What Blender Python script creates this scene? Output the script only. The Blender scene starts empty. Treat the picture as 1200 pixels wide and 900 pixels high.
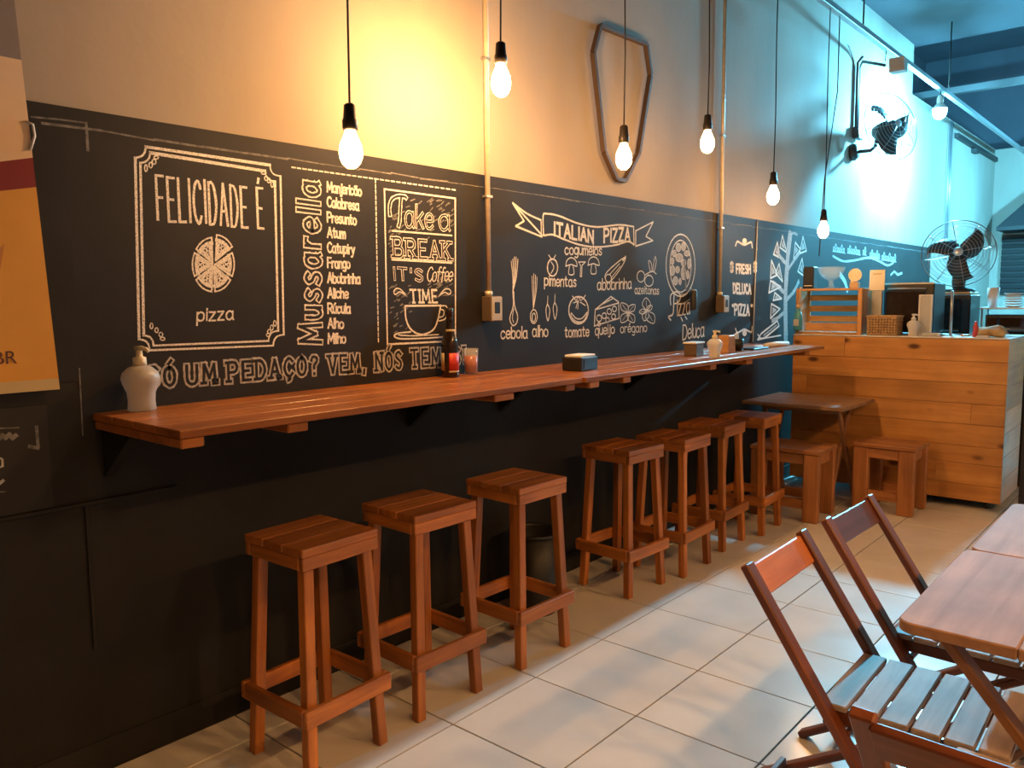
import bpy, bmesh, math, random
import numpy as np
from mathutils import Vector, Matrix, Euler

random.seed(7)
scene = bpy.context.scene
col = scene.collection
PI = math.pi

# ------------------------------------------------------------------ camera
FPX, PITCH, YAW, ROLL = 943.17, .104247, .71385, -.008283
CAM = np.array([2.53, 0.0, 1.45])
_fw = np.array([-math.sin(YAW)*math.cos(PITCH), math.cos(YAW)*math.cos(PITCH), -math.sin(PITCH)])
_rt = np.array([math.cos(YAW), math.sin(YAW), 0.0]); _up = np.cross(_rt, _fw)
_r2 = _rt*math.cos(ROLL)+_up*math.sin(ROLL); _u2 = _up*math.cos(ROLL)-_rt*math.sin(ROLL)
cam_d = bpy.data.cameras.new('camera'); cam_o = bpy.data.objects.new('camera', cam_d); col.objects.link(cam_o)
cam_d.sensor_fit = 'HORIZONTAL'; cam_d.sensor_width = 36.0; cam_d.lens = FPX/1200*36
cam_d.clip_start = .02; cam_d.clip_end = 100
m = Matrix(((_r2[0], _u2[0], -_fw[0], CAM[0]), (_r2[1], _u2[1], -_fw[1], CAM[1]), (_r2[2], _u2[2], -_fw[2], CAM[2]), (0, 0, 0, 1)))
cam_o.matrix_world = m
scene.camera = cam_o

def _ray(px, py): return _fw*FPX + _r2*(px-600) - _u2*(py-450)
def onx(px, py, x=0.0):
    d = _ray(px, py); return CAM + d*(x-CAM[0])/d[0]
def ony(px, py, Y):
    d = _ray(px, py); return CAM + d*(Y-CAM[1])/d[1]

# ------------------------------------------------------------------ world and exposure
w = bpy.data.worlds.new('World'); scene.world = w; w.use_nodes = True
w.node_tree.nodes['Background'].inputs[0].default_value = (0, 0, 0, 1)
w.node_tree.nodes['Background'].inputs[1].default_value = 0.0
vs = scene.view_settings
vs.view_transform = 'Standard'; vs.look = 'None'; vs.gamma = 1.0; vs.exposure = 0.0; vs.use_curve_mapping = False

WARM = (1.0, .50, .17)
CYAN = (.15, .68, 1.0)
# emission of the six pendant bulbs along the wall, from the dispenser end of the shelf to the counter
BULB_E = [60, 1050, 125, 120, 120, 210]
FILL_BULB_E = 1250        # added unseen fill lamps on the dining side
LAMP_E = 10000           # cool lamp under the conduit rail

KITCHEN_E = 6000         # added unseen lamp over the kitchen

# ------------------------------------------------------------------ materials
MATS = {}
def newmat(name):
    mt = bpy.data.materials.new(name); mt.use_nodes = True
    nt = mt.node_tree; b = nt.nodes['Principled BSDF']
    MATS[name] = mt
    return mt, nt, b
def N(nt, t, **kw):
    n = nt.nodes.new(t)
    for k, v in kw.items(): setattr(n, k, v)
    return n
def ramp(nt, stops):
    r = nt.nodes.new('ShaderNodeValToRGB'); e = r.color_ramp.elements
    e[0].position, e[0].color = stops[0][0], (*stops[0][1], 1)
    e[1].position, e[1].color = stops[-1][0], (*stops[-1][1], 1)
    for p, c in stops[1:-1]:
        x = e.new(p); x.color = (*c, 1)
    return r
def plain(name, c, rough=.5, metal=0.0, noise=0.0, nscale=8, bump=0.0, **kw):
    mt, nt, b = newmat(name)
    b.inputs['Base Color'].default_value = (*c, 1); b.inputs['Roughness'].default_value = rough
    b.inputs['Metallic'].default_value = metal
    for k, v in kw.items(): b.inputs[k].default_value = v
    if noise or bump:
        tc = N(nt, 'ShaderNodeTexCoord'); nz = N(nt, 'ShaderNodeTexNoise')
        nz.inputs['Scale'].default_value = nscale; nz.inputs['Detail'].default_value = 6
        nt.links.new(tc.outputs['Object'], nz.inputs['Vector'])
        if noise:
            r = ramp(nt, [(.3, tuple(x*(1-noise) for x in c)), (.7, tuple(min(1, x*(1+noise)) for x in c))])
            nt.links.new(nz.outputs['Fac'], r.inputs['Fac']); nt.links.new(r.outputs['Color'], b.inputs['Base Color'])
        if bump:
            bp = N(nt, 'ShaderNodeBump'); bp.inputs['Strength'].default_value = bump; bp.inputs['Distance'].default_value = .01
            nt.links.new(nz.outputs['Fac'], bp.inputs['Height']); nt.links.new(bp.outputs['Normal'], b.inputs['Normal'])
    return mt
def wood(name, dark, light, axis=0, rough=.45, knots=False, scale=1.0, var=.25, spec=.5):
    """grain runs along the local axis"""
    mt, nt, b = newmat(name)
    tc = N(nt, 'ShaderNodeTexCoord'); oi = N(nt, 'ShaderNodeObjectInfo')
    ad = N(nt, 'ShaderNodeVectorMath', operation='ADD')
    ml = N(nt, 'ShaderNodeVectorMath', operation='SCALE'); ml.inputs['Scale'].default_value = 37.0
    cx = N(nt, 'ShaderNodeCombineXYZ')
    for i in range(3): nt.links.new(oi.outputs['Random'], cx.inputs[i])
    nt.links.new(cx.outputs[0], ml.inputs[0])
    nt.links.new(tc.outputs['Object'], ad.inputs[0]); nt.links.new(ml.outputs[0], ad.inputs[1])
    mp = N(nt, 'ShaderNodeMapping')
    s = [22*scale]*3; s[axis] = 1.3*scale
    mp.inputs['Scale'].default_value = s
    nt.links.new(ad.outputs[0], mp.inputs['Vector'])
    nz = N(nt, 'ShaderNodeTexNoise'); nz.inputs['Scale'].default_value = 1.0; nz.inputs['Detail'].default_value = 7
    nz.inputs['Roughness'].default_value = .62; nz.inputs['Distortion'].default_value = .6
    nt.links.new(mp.outputs[0], nz.inputs['Vector'])
    r = ramp(nt, [(.28, dark), (.5, tuple((a+c)/2 for a, c in zip(dark, light))), (.72, light)])
    nt.links.new(nz.outputs['Fac'], r.inputs['Fac'])
    out = r.outputs['Color']
    # large soft tone variation
    n2 = N(nt, 'ShaderNodeTexNoise'); n2.inputs['Scale'].default_value = 4.0; n2.inputs['Detail'].default_value = 3
    nt.links.new(ad.outputs[0], n2.inputs['Vector'])
    hs = N(nt, 'ShaderNodeHueSaturation')
    mr = N(nt, 'ShaderNodeMapRange'); mr.inputs['To Min'].default_value = 1-var; mr.inputs['To Max'].default_value = 1+var
    nt.links.new(oi.outputs['Random'], mr.inputs['Value'])
    m2 = N(nt, 'ShaderNodeMapRange'); m2.inputs['From Min'].default_value = .3; m2.inputs['From Max'].default_value = .7
    m2.inputs['To Min'].default_value = .8; m2.inputs['To Max'].default_value = 1.15
    nt.links.new(n2.outputs['Fac'], m2.inputs['Value'])
    mm = N(nt, 'ShaderNodeMath', operation='MULTIPLY')
    nt.links.new(mr.outputs[0], mm.inputs[0]); nt.links.new(m2.outputs[0], mm.inputs[1])
    nt.links.new(mm.outputs[0], hs.inputs['Value']); nt.links.new(out, hs.inputs['Color'])
    out = hs.outputs['Color']
    if knots:
        mk = N(nt, 'ShaderNodeMapping'); ks = [5.5]*3; ks[axis] = 2.6; mk.inputs['Scale'].default_value = ks
        nt.links.new(ad.outputs[0], mk.inputs['Vector'])
        vo = N(nt, 'ShaderNodeTexVoronoi'); vo.inputs['Scale'].default_value = 1.0
        nt.links.new(mk.outputs[0], vo.inputs['Vector'])
        kr = ramp(nt, [(.06, (1, 1, 1)), (.14, (0, 0, 0))])
        nt.links.new(vo.outputs['Distance'], kr.inputs['Fac'])
        mx = N(nt, 'ShaderNodeMix', data_type='RGBA')
        mx.inputs[7].default_value = (dark[0]*.22, dark[1]*.16, dark[2]*.12, 1)
        nt.links.new(kr.outputs['Color'], mx.inputs[0]); nt.links.new(out, mx.inputs[6])
        out = mx.outputs[2]
    nt.links.new(out, b.inputs['Base Color'])
    b.inputs['Roughness'].default_value = rough
    b.inputs['Specular IOR Level'].default_value = spec
    bp = N(nt, 'ShaderNodeBump'); bp.inputs['Strength'].default_value = .15; bp.inputs['Distance'].default_value = .004
    nt.links.new(nz.outputs['Fac'], bp.inputs['Height']); nt.links.new(bp.outputs['Normal'], b.inputs['Normal'])
    return mt
def emit(name, c, s):
    mt = bpy.data.materials.new(name); mt.use_nodes = True; nt = mt.node_tree
    b = nt.nodes['Principled BSDF']; b.inputs['Base Color'].default_value = (1, 1, 1, 1)
    b.inputs['Emission Color'].default_value = (*c, 1); b.inputs['Emission Strength'].default_value = s
    return mt

# plaster above the chalkboard: grey-beige paint with stains and trowel marks
def plaster(name, c):
    mt, nt, b = newmat(name)
    tc = N(nt, 'ShaderNodeTexCoord')
    n1 = N(nt, 'ShaderNodeTexNoise'); n1.inputs['Scale'].default_value = 1.6; n1.inputs['Detail'].default_value = 8
    mp = N(nt, 'ShaderNodeMapping'); mp.inputs['Scale'].default_value = (1, 1, .45)
    nt.links.new(tc.outputs['Object'], mp.inputs[0]); nt.links.new(mp.outputs[0], n1.inputs['Vector'])
    r = ramp(nt, [(.3, tuple(x*.82 for x in c)), (.6, c), (.8, tuple(x*1.08 for x in c))])
    nt.links.new(n1.outputs['Fac'], r.inputs['Fac']); nt.links.new(r.outputs['Color'], b.inputs['Base Color'])
    n2 = N(nt, 'ShaderNodeTexNoise'); n2.inputs['Scale'].default_value = 22; n2.inputs['Detail'].default_value = 8
    nt.links.new(tc.outputs['Object'], n2.inputs['Vector'])
    bp = N(nt, 'ShaderNodeBump'); bp.inputs['Strength'].default_value = .12; bp.inputs['Distance'].default_value = .01
    nt.links.new(n2.outputs['Fac'], bp.inputs['Height']); nt.links.new(bp.outputs['Normal'], b.inputs['Normal'])
    b.inputs['Roughness'].default_value = .8; b.inputs['Specular IOR Level'].default_value = .2
    return mt
plaster('plaster', (.41, .355, .30))
plaster('brown_paint', (.20, .13, .09))
plaster('dark_plaster', (.12, .13, .16))
plaster('ceiling_paint', (.05, .055, .065))
# chalkboard paint with rubbed chalk dust
mt, nt, b = newmat('chalkboard')
tc = N(nt, 'ShaderNodeTexCoord'); n1 = N(nt, 'ShaderNodeTexNoise'); n1.inputs['Scale'].default_value = 2.4; n1.inputs['Detail'].default_value = 9
n1.inputs['Roughness'].default_value = .65
nt.links.new(tc.outputs['Object'], n1.inputs['Vector'])
r = ramp(nt, [(.3, (.011, .010, .010)), (.65, (.020, .0185, .0185)), (.85, (.036, .034, .033))])
nt.links.new(n1.outputs['Fac'], r.inputs['Fac']); nt.links.new(r.outputs['Color'], b.inputs['Base Color'])
b.inputs['Roughness'].default_value = .66; b.inputs['Specular IOR Level'].default_value = .3
plain('black_paint', (.018, .0165, .0165), .66, noise=.3, nscale=4, **{'Specular IOR Level': .3})
# chalk: dusty, broken strokes
mt, nt, b = newmat('chalk')
tc = N(nt, 'ShaderNodeTexCoord'); n1 = N(nt, 'ShaderNodeTexNoise'); n1.inputs['Scale'].default_value = 210; n1.inputs['Detail'].default_value = 4
nt.links.new(tc.outputs['Object'], n1.inputs['Vector'])
r = ramp(nt, [(.30, (.30, .29, .28)), (.48, (.74, .72, .69)), (.6, (.86, .84, .81))])
nt.links.new(n1.outputs['Fac'], r.inputs['Fac']); nt.links.new(r.outputs['Color'], b.inputs['Base Color'])
b.inputs['Roughness'].default_value = .95; b.inputs['Specular IOR Level'].default_value = .1
plain('chalk_faint', (.16, .155, .15), .95, noise=.5, nscale=60)
plain('chalk_soft', (.42, .41, .40), .95, noise=.35, nscale=90)
# tiles
mt, nt, b = newmat('tile')
tc = N(nt, 'ShaderNodeTexCoord'); oi = N(nt, 'ShaderNodeObjectInfo')
ad = N(nt, 'ShaderNodeVectorMath', operation='ADD'); cx = N(nt, 'ShaderNodeCombineXYZ')
ml = N(nt, 'ShaderNodeMath', operation='MULTIPLY'); ml.inputs[1].default_value = 50
nt.links.new(oi.outputs['Random'], ml.inputs[0])
for i in range(3): nt.links.new(ml.outputs[0], cx.inputs[i])
nt.links.new(tc.outputs['Object'], ad.inputs[0]); nt.links.new(cx.outputs[0], ad.inputs[1])
n1 = N(nt, 'ShaderNodeTexNoise'); n1.inputs['Scale'].default_value = 5; n1.inputs['Detail'].default_value = 6
nt.links.new(ad.outputs[0], n1.inputs['Vector'])
r = ramp(nt, [(.3, (.67, .63, .585)), (.7, (.73, .695, .65))])
nt.links.new(n1.outputs['Fac'], r.inputs['Fac']); nt.links.new(r.outputs['Color'], b.inputs['Base Color'])
r2 = ramp(nt, [(.35, (.17,)*3), (.7, (.22,)*3)])
nt.links.new(n1.outputs['Fac'], r2.inputs['Fac']); nt.links.new(r2.outputs['Color'], b.inputs['Roughness'])
b.inputs['Specular IOR Level'].default_value = .5
plain('grout', (.05, .042, .037), .9)
wood('stool_x', (.21, .056, .009), (.58, .20, .034), 0, .42)
wood('stool_y', (.21, .056, .009), (.58, .20, .034), 1, .42)
wood('shelf_wood', (.22, .058, .011), (.50, .175, .038), 1, .30, var=.12, scale=.8)
wood('pine_x', (.44, .175, .040), (.66, .33, .095), 0, .45, knots=True, var=.12, scale=.7)
wood('pine_z', (.44, .175, .040), (.66, .33, .095), 2, .45, var=.12, scale=.7)
wood('pine_y', (.44, .175, .040), (.66, .33, .095), 1, .45, var=.12, scale=.7)
wood('crate_x', (.42, .19, .06), (.68, .36, .14), 0, .5, var=.12)
wood('crate_z', (.42, .19, .06), (.68, .36, .14), 2, .5, var=.12)
wood('chair_x', (.11, .028, .010), (.25, .072, .026), 0, .40)
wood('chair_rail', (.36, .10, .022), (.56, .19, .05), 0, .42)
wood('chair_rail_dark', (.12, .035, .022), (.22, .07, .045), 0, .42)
wood('chair_slat', (.16, .10, .072), (.36, .25, .185), 0, .5, var=.2)
wood('table_y', (.30, .165, .095), (.46, .27, .17), 1, .68, knots=True, var=.1, scale=.8, spec=.2)
wood('table_leg', (.20, .085, .035), (.38, .18, .08), 0, .45)
wood('small_table_y', (.20, .105, .05), (.40, .23, .12), 0, .5, var=.12)
wood('block_z', (.26, .095, .028), (.50, .21, .07), 2, .5, var=.12)
wood('block_x', (.26, .095, .028), (.50, .21, .07), 0, .5, var=.12)
wood('frame_wood', (.045, .027, .018), (.09, .058, .04), 0, .6)
plain('black_plastic', (.014, .014, .014), .42)
plain('black_metal', (.02, .02, .022), .4, .3)
plain('socket_black', (.018, .014, .012), .5)
plain('cord_black', (.01, .009, .009), .6)
plain('conduit_metal', (.58, .50, .38), .42, .35, noise=.12, nscale=30)
plain('grey_metal', (.38, .40, .42), .4, .7)
plain('box_grey', (.42, .40, .36), .55)
plain('box_brown', (.12, .085, .055), .55)
plain('white_plastic', (.72, .70, .67), .4)
plain('cream_plastic', (.75, .66, .48), .4)
plain('frost_plastic', (.80, .76, .70), .35, **{'Transmission Weight': .55, 'IOR': 1.35})
plain('frost_white', (.80, .80, .80), .35, **{'Transmission Weight': .25, 'IOR': 1.35})
plain('bottle_glass', (.02, .012, .008), .06, **{'Specular IOR Level': .6})
plain('label_red', (.55, .035, .02), .5)
plain('label_gold', (.55, .42, .22), .5)
plain('glass', (.85, .9, .92), .05, **{'Alpha': .16})
plain('red_liquid', (.50, .09, .04), .3)
plain('paper', (.78, .76, .73), .7)
plain('wicker', (.42, .26, .12), .7, noise=.35, nscale=70)
plain('teal', (.05, .27, .36), .35)
plain('tan', (.52, .36, .20), .6)
plain('brushed_panel', (.62, .68, .70), .5, .2)
plain('pale_sheet', (.46, .47, .47), .45)
plain('dark_grey', (.024, .025, .028), .5)
plain('red_plastic', (.55, .06, .07), .4)
plain('pink_plastic', (.60, .20, .24), .4)
plain('orange_plastic', (.75, .27, .05), .4)
plain('green_plastic', (.05, .35, .28), .4)
plain('cloth_tan', (.45, .32, .16), .8, noise=.3, nscale=20)
plain('hub_silver', (.7, .72, .74), .3, .6)
plain('fan_dark', (.022, .022, .024), .5)
plain('louver_dark', (.022, .022, .024), .6)
plain('banner_grey', (.24, .21, .21), .55, noise=.15, nscale=3)
plain('banner_cream', (.75, .56, .38), .55, noise=.06, nscale=5)
plain('banner_red', (.20, .012, .018), .5)
plain('banner_yellow', (.66, .32, .05), .5, noise=.08, nscale=4)
plain('banner_peach', (.80, .50, .33), .5, noise=.15, nscale=5)
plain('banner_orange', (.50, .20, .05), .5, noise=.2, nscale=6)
plain('banner_text', (.10, .03, .02), .6)
plain('poster_dark', (.014, .012, .012), .7)
plain('bin_black', (.012, .011, .011), .5)
M = MATS

# ------------------------------------------------------------------ object helpers
def link(name, me, mat=None, parent=None, loc=(0, 0, 0), rot=(0, 0, 0)):
    o = bpy.data.objects.new(name, me); col.objects.link(o)
    if me is not None and mat is not None:
        ms = mat if isinstance(mat, (list, tuple)) else [mat]
        if not me.materials:
            for k in ms: me.materials.append(M[k] if isinstance(k, str) else k)
    o.location = loc; o.rotation_euler = rot
    if parent is not None: o.parent = parent
    return o
def tag(o, label=None, cat=None, group=None, kind=None):
    if label: o['label'] = label
    if cat: o['category'] = cat
    if group: o['group'] = group
    if kind: o['kind'] = kind
    return o
def thing(name, label, cat, loc=(0, 0, 0), rz=0.0, group=None):
    o = bpy.data.objects.new(name, None); col.objects.link(o); o.empty_display_size = .05
    o.location = loc; o.rotation_euler = (0, 0, rz)
    return tag(o, label, cat, group)
def dup(o, parent=None):
    c = o.copy(); col.objects.link(c)
    if parent is not None: c.parent = parent
    for ch in list(o.children): dup(ch, c)
    return c
def bm_box(bm, c, s, bevel=0.0, rot=None):
    r = bmesh.ops.create_cube(bm, size=1.0)
    vs_ = r['verts']
    bmesh.ops.scale(bm, vec=Vector(s), verts=vs_)
    if bevel:
        es = list({e for v in vs_ for e in v.link_edges})
        rb = bmesh.ops.bevel(bm, geom=es, offset=bevel, segments=1, affect='EDGES', profile=.5)
        vs_ = list({v for f in rb['faces'] for v in f.verts} | {v for v in vs_ if v.is_valid})
    if rot is not None: bmesh.ops.rotate(bm, cent=(0, 0, 0), matrix=Euler(rot).to_matrix(), verts=vs_)
    bmesh.ops.translate(bm, vec=Vector(c), verts=vs_)
    return vs_
def finish(bm, name, smooth=False):
    me = bpy.data.meshes.new(name); bmesh.ops.recalc_face_normals(bm, faces=bm.faces[:]); bm.to_mesh(me); bm.free()
    if smooth:
        for p in me.polygons: p.use_smooth = True
    return me
_boxcache = {}
def box_mesh(s, bevel, matkey):
    k = (tuple(round(x, 5) for x in s), bevel, str(matkey))
    if k not in _boxcache:
        bm = bmesh.new(); bm_box(bm, (0, 0, 0), s, bevel); _boxcache[k] = finish(bm, 'box')
    return _boxcache[k]
def box(name, c, s, mat, parent=None, bevel=.002, rot=(0, 0, 0)):
    return link(name, box_mesh(s, bevel, mat), mat, parent, c, rot)
def bar(name, p0, p1, wd, ht, mat, parent=None, bevel=.002, up=(0, 0, 1)):
    """beam from p0 to p1; local X along it"""
    p0, p1 = Vector(p0), Vector(p1); d = p1-p0; L = d.length; x = d.normalized(); u = Vector(up)
    yv = u.cross(x)
    if yv.length < 1e-4: yv = Vector((0, 1, 0)).cross(x)
    yv.normalize(); z = x.cross(yv)
    o = link(name, box_mesh((L, wd, ht), bevel, mat), mat, parent)
    o.rotation_euler = Matrix((x, yv, z)).transposed().to_euler(); o.location = (p0+p1)/2
    return o
def bm_tube(bm, pts, r, n=8, closed=False):
    pts = [Vector(p) for p in pts]; rings = []
    m_ = len(pts)
    t0 = None; prev = None
    for i, p in enumerate(pts):
        a = pts[(i-1) % m_] if (i > 0 or closed) else p; c = pts[(i+1) % m_] if (i < m_-1 or closed) else p
        t = (c-a).normalized()
        if prev is None:
            u = Vector((0, 0, 1)) if abs(t.z) < .9 else Vector((1, 0, 0))
            nrm = (u-t*u.dot(t)).normalized()
        else:
            nrm = (prev-t*prev.dot(t)).normalized()
        prev = nrm; bn = t.cross(nrm)
        rr = r[i] if isinstance(r, (list, tuple)) else r
        rings.append([bm.verts.new(p+nrm*rr*math.cos(2*PI*k/n)+bn*rr*math.sin(2*PI*k/n)) for k in range(n)])
    for i in range(m_ if closed else m_-1):
        a, c = rings[i], rings[(i+1) % m_]
        for k in range(n): bm.faces.new((a[k], a[(k+1) % n], c[(k+1) % n], c[k]))
    if not closed: bm.faces.new(rings[0][::-1]); bm.faces.new(rings[-1])
def tube(name, pts, r, mat, parent=None, n=8, closed=False):
    bm = bmesh.new(); bm_tube(bm, pts, r, n, closed); return link(name, finish(bm, name, True), mat, parent)
def lathe(name, prof, mat, parent=None, n=24, loc=(0, 0, 0), rot=(0, 0, 0), smooth=True, sx=1.0, sy=1.0):
    bm = bmesh.new(); rings = []
    for (r_, z) in prof:
        if r_ < 1e-5: rings.append([bm.verts.new((0, 0, z))])
        else: rings.append([bm.verts.new((sx*r_*math.cos(2*PI*k/n), sy*r_*math.sin(2*PI*k/n), z)) for k in range(n)])
    for a, c in zip(rings, rings[1:]):
        for k in range(n):
            k2 = (k+1) % n
            if len(a) == 1 and len(c) == 1: continue
            if len(a) == 1: bm.faces.new((a[0], c[k2], c[k]))
            elif len(c) == 1: bm.faces.new((a[k], a[k2], c[0]))
            else: bm.faces.new((a[k], a[k2], c[k2], c[k]))
    return link(name, finish(bm, name, smooth), mat, parent, loc, rot)
def prism(name, poly, th, mat, parent=None, loc=(0, 0, 0), rot=(0, 0, 0), bevel=0.0):
    """polygon in local XY extruded along +Z"""
    bm = bmesh.new(); vv = [bm.verts.new((x, y_, 0)) for x, y_ in poly]; f_ = bm.faces.new(vv)
    ex = bmesh.ops.extrude_face_region(bm, geom=[f_])
    bmesh.ops.translate(bm, vec=(0, 0, th), verts=[v for v in ex['geom'] if isinstance(v, bmesh.types.BMVert)])
    if bevel: bmesh.ops.bevel(bm, geom=bm.edges[:], offset=bevel, segments=1, affect='EDGES')
    return link(name, finish(bm, name), mat, parent, loc, rot)

# ------------------------------------------------------------------ the room
XR, YB, YE, ZC = 5.2, -3.0, 13.8, 4.08       # right wall, wall behind the camera, far wall, ceiling height
YS, ZK = 9.42, 3.58                          # where the high ceiling stops; height of the kitchen walls
def struct(name, c, s, mat, bevel=0):
    return tag(box(name, c, s, mat, None, bevel), kind='structure')
FCX, FCY = XR/2, (YB+YE)/2
floor = struct('floor', (FCX, FCY, -.055), (XR+.4, YE-YB+.4, .10), 'grout')
T = .4515; TX0, TY0 = .1935, 1.850-4*.4515
for i in range(-1, 8):
    for j in range(-1, 24):
        x0 = max(TX0+i*T, .012); x1 = TX0+(i+1)*T
        if x1-x0 < .05: continue
        y0 = TY0+j*T; y1 = y0+T; g = .0030
        if y0 > 12 or (x0 > 2.95 and y0 < 3): continue
        box('tile', ((x0+x1)/2-FCX, (y0+y1)/2-FCY, .055-.0062+.0004*random.random()), (x1-x0-2*g, y1-y0-2*g, .012), 'tile', floor, .0012)
wall_left = struct('wall_left', (-.1, (YB+YS)/2, ZC/2), (.2, YS-YB, ZC), 'plaster')
struct('wall_kitchen', (-.1, (YS+YE)/2, ZK/2), (.2, YE-YS, ZK), 'plaster')
struct('wall_far', (XR/2, YE+.1, ZK/2), (XR+.4, .2, ZK), 'plaster')
struct('wall_right', (XR+.1, (YB+YE)/2, 2.6), (.2, YE-YB+.4, 5.4), 'brown_paint')
struct('wall_front', (XR/2, YB-.1, ZC/2), (XR+.4, .2, ZC), 'brown_paint')
struct('ceiling', (XR/2, (YB+YS)/2, ZC+.1), (XR+.6, YS-YB+.2, .2), 'ceiling_paint')
struct('ceiling_void', (XR/2-.6, (YS+YE)/2+.3, 5.3), (XR+2.2, YE-YS+1.4, .2), 'dark_plaster')
struct('wall_void_riser', (XR/2-.6, YS+.03, 4.72), (XR+2.2, .06, 1.06), 'dark_plaster')
struct('wall_void_far', (XR/2-.6, YE+.9, 4.3), (XR+2.2, .2, 2.0), 'dark_plaster')
struct('wall_void_left', (-1.3, (YS+YE)/2+.3, 4.3), (.2, YE-YS+1.4, 2.0), 'dark_plaster')
tag(box('baseboard_left', (.006, 4.2, .05), (.012, 10.0, .10), 'black_paint', None, .002), kind='structure')
struct('trim_1', (.5, 11.76, 4.06), (3.4, .10, .08), 'grey_metal')

# ------------------------------------------------------------------ chalkboard with its drawings
BX = .008
board = thing('chalkboard', 'long black chalkboard wall covered with white chalk lettering above the bar shelf', 'chalkboard', (0, 0, 0))
YB0, YB1 = -1.5, 10.42
YP = .958      # dark painted panel under the banner ends here
box('board', (BX/2, (YP+YB1)/2, (1.05+2.012)/2), (BX, YB1-YP, 2.012-1.05), 'chalkboard', board, 0)
box('board', (BX/2, (YB0+YP)/2, (1.222+2.012)/2), (BX, YP-YB0, 2.012-1.222), 'chalkboard', board, 0)
box('lower_panel', (BX/2-.0008, (YB0+YP)/2, (.1+1.222)/2), (BX-.0016, YP-YB0, 1.122), 'chalkboard', board, 0)
lw = box('lower_panel', (BX/2-.001, (YP+YB1)/2, (.1+1.05)/2), (BX-.002, YB1-YP, .95), 'chalkboard', board, 0)
tag(lw, 'plain black painted wall below the shelf')

CH = BX+.0004
def P(px, py):
    q = onx(px, py, CH); return (q[1], q[2])
def smooth(pts, n=5, closed=False):
    pts = [np.array(p, float) for p in pts]; out = []; L = len(pts)
    rng = range(L if closed else L-1)
    for i in rng:
        if closed: p0, p1, p2, p3 = pts[i-1], pts[i], pts[(i+1) % L], pts[(i+2) % L]
        else: p0, p1, p2, p3 = pts[max(i-1, 0)], pts[i], pts[i+1], pts[min(i+2, L-1)]
        for k in range(n):
            t = k/n
            out.append(.5*((2*p1)+(-p0+p2)*t+(2*p0-5*p1+4*p2-p3)*t*t+(-p0+3*p1-3*p2+p3)*t**3))
    out.append(pts[0] if closed else pts[-1])
    return [tuple(p) for p in out]
class Chalk:
    """collects flat chalk ribbons on the board; (y,z) wall metres"""
    def __init__(s): s.v = []; s.f = []; s.mi = []; s.k = 0
    def ribbon(s, pts, w_, lev=0, mi=0, jit=.12):
        pts = [np.array(p, float) for p in pts]
        q = [pts[0]]
        for p in pts[1:]:
            if np.linalg.norm(p-q[-1]) > 1e-5: q.append(p)
        if len(q) < 2: return
        # split at sharp corners
        runs = []; cur = [q[0]]
        for i in range(1, len(q)):
            cur.append(q[i])
            if i < len(q)-1:
                a = q[i]-q[i-1]; b_ = q[i+1]-q[i]
                if np.dot(a, b_)/(np.linalg.norm(a)*np.linalg.norm(b_)) < .55: runs.append(cur); cur = [q[i]]
        runs.append(cur)
        for rn in runs:
            n = len(rn); d0 = (rn[1]-rn[0]); d0 /= np.linalg.norm(d0); d1 = rn[-1]-rn[-2]; d1 /= np.linalg.norm(d1)
            rn = [rn[0]-d0*w_*.4]+rn[1:-1]+[rn[-1]+d1*w_*.4]
            s.k += 1; x = CH+lev*.0006+(s.k % 7)*.00003
            base = len(s.v)
            for i, p in enumerate(rn):
                a = rn[max(i-1, 0)]; c = rn[min(i+1, len(rn)-1)]; t = c-a; t = t/(np.linalg.norm(t)+1e-9)
                nn = np.array((-t[1], t[0]))*w_*.5*(1+random.uniform(-jit, jit))
                s.v.append((x, p[0]+nn[0], p[1]+nn[1])); s.v.append((x, p[0]-nn[0], p[1]-nn[1]))
            for i in range(len(rn)-1):
                s.f.append((base+2*i, base+2*i+1, base+2*i+3, base+2*i+2)); s.mi.append(mi)
    def fill(s, pts, lev=0, mi=0):
        base = len(s.v); x = CH+lev*.0006
        s.v += [(x, p[0], p[1]) for p in pts]; s.f.append(tuple(range(base, base+len(pts)))); s.mi.append(mi)
    def px(s, pts, w_=.006, sm=False, closed=False, lev=0, mi=0):
        q = [P(*p) for p in pts]
        if sm: q = smooth(q, 5, closed)
        elif closed: q = q+[q[0]]
        s.ribbon(q, w_, lev, mi)
    def pfill(s, pts, lev=0, mi=0, sm=False):
        q = [P(*p) for p in pts]
        if sm: q = smooth(q, 5, True)[:-1]
        s.fill(q, lev, mi)
    def ell(s, cx, cy, rx, ry, w_=.006, lev=0, mi=0, a0=0, a1=360, n=20, fill=False):
        q = [P(cx+rx*math.cos(math.radians(a0+(a1-a0)*k/n)), cy+ry*math.sin(math.radians(a0+(a1-a0)*k/n))) for k in range(n+1)]
        if fill: s.fill(q[:-1], lev, mi)
        else: s.ribbon(q, w_, lev, mi)
    def build(s, name, label=None, mats=('chalk', 'chalkboard', 'chalk_soft', 'chalk_faint')):
        me = bpy.data.meshes.new(name); me.from_pydata(s.v, [], s.f)
        for k in mats: me.materials.append(M[k])
        me.polygons.foreach_set('material_index', s.mi); me.update()
        o = bpy.data.objects.new(name, me); col.objects.link(o); o.parent = board
        if label: o['label'] = label
        return o
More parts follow.
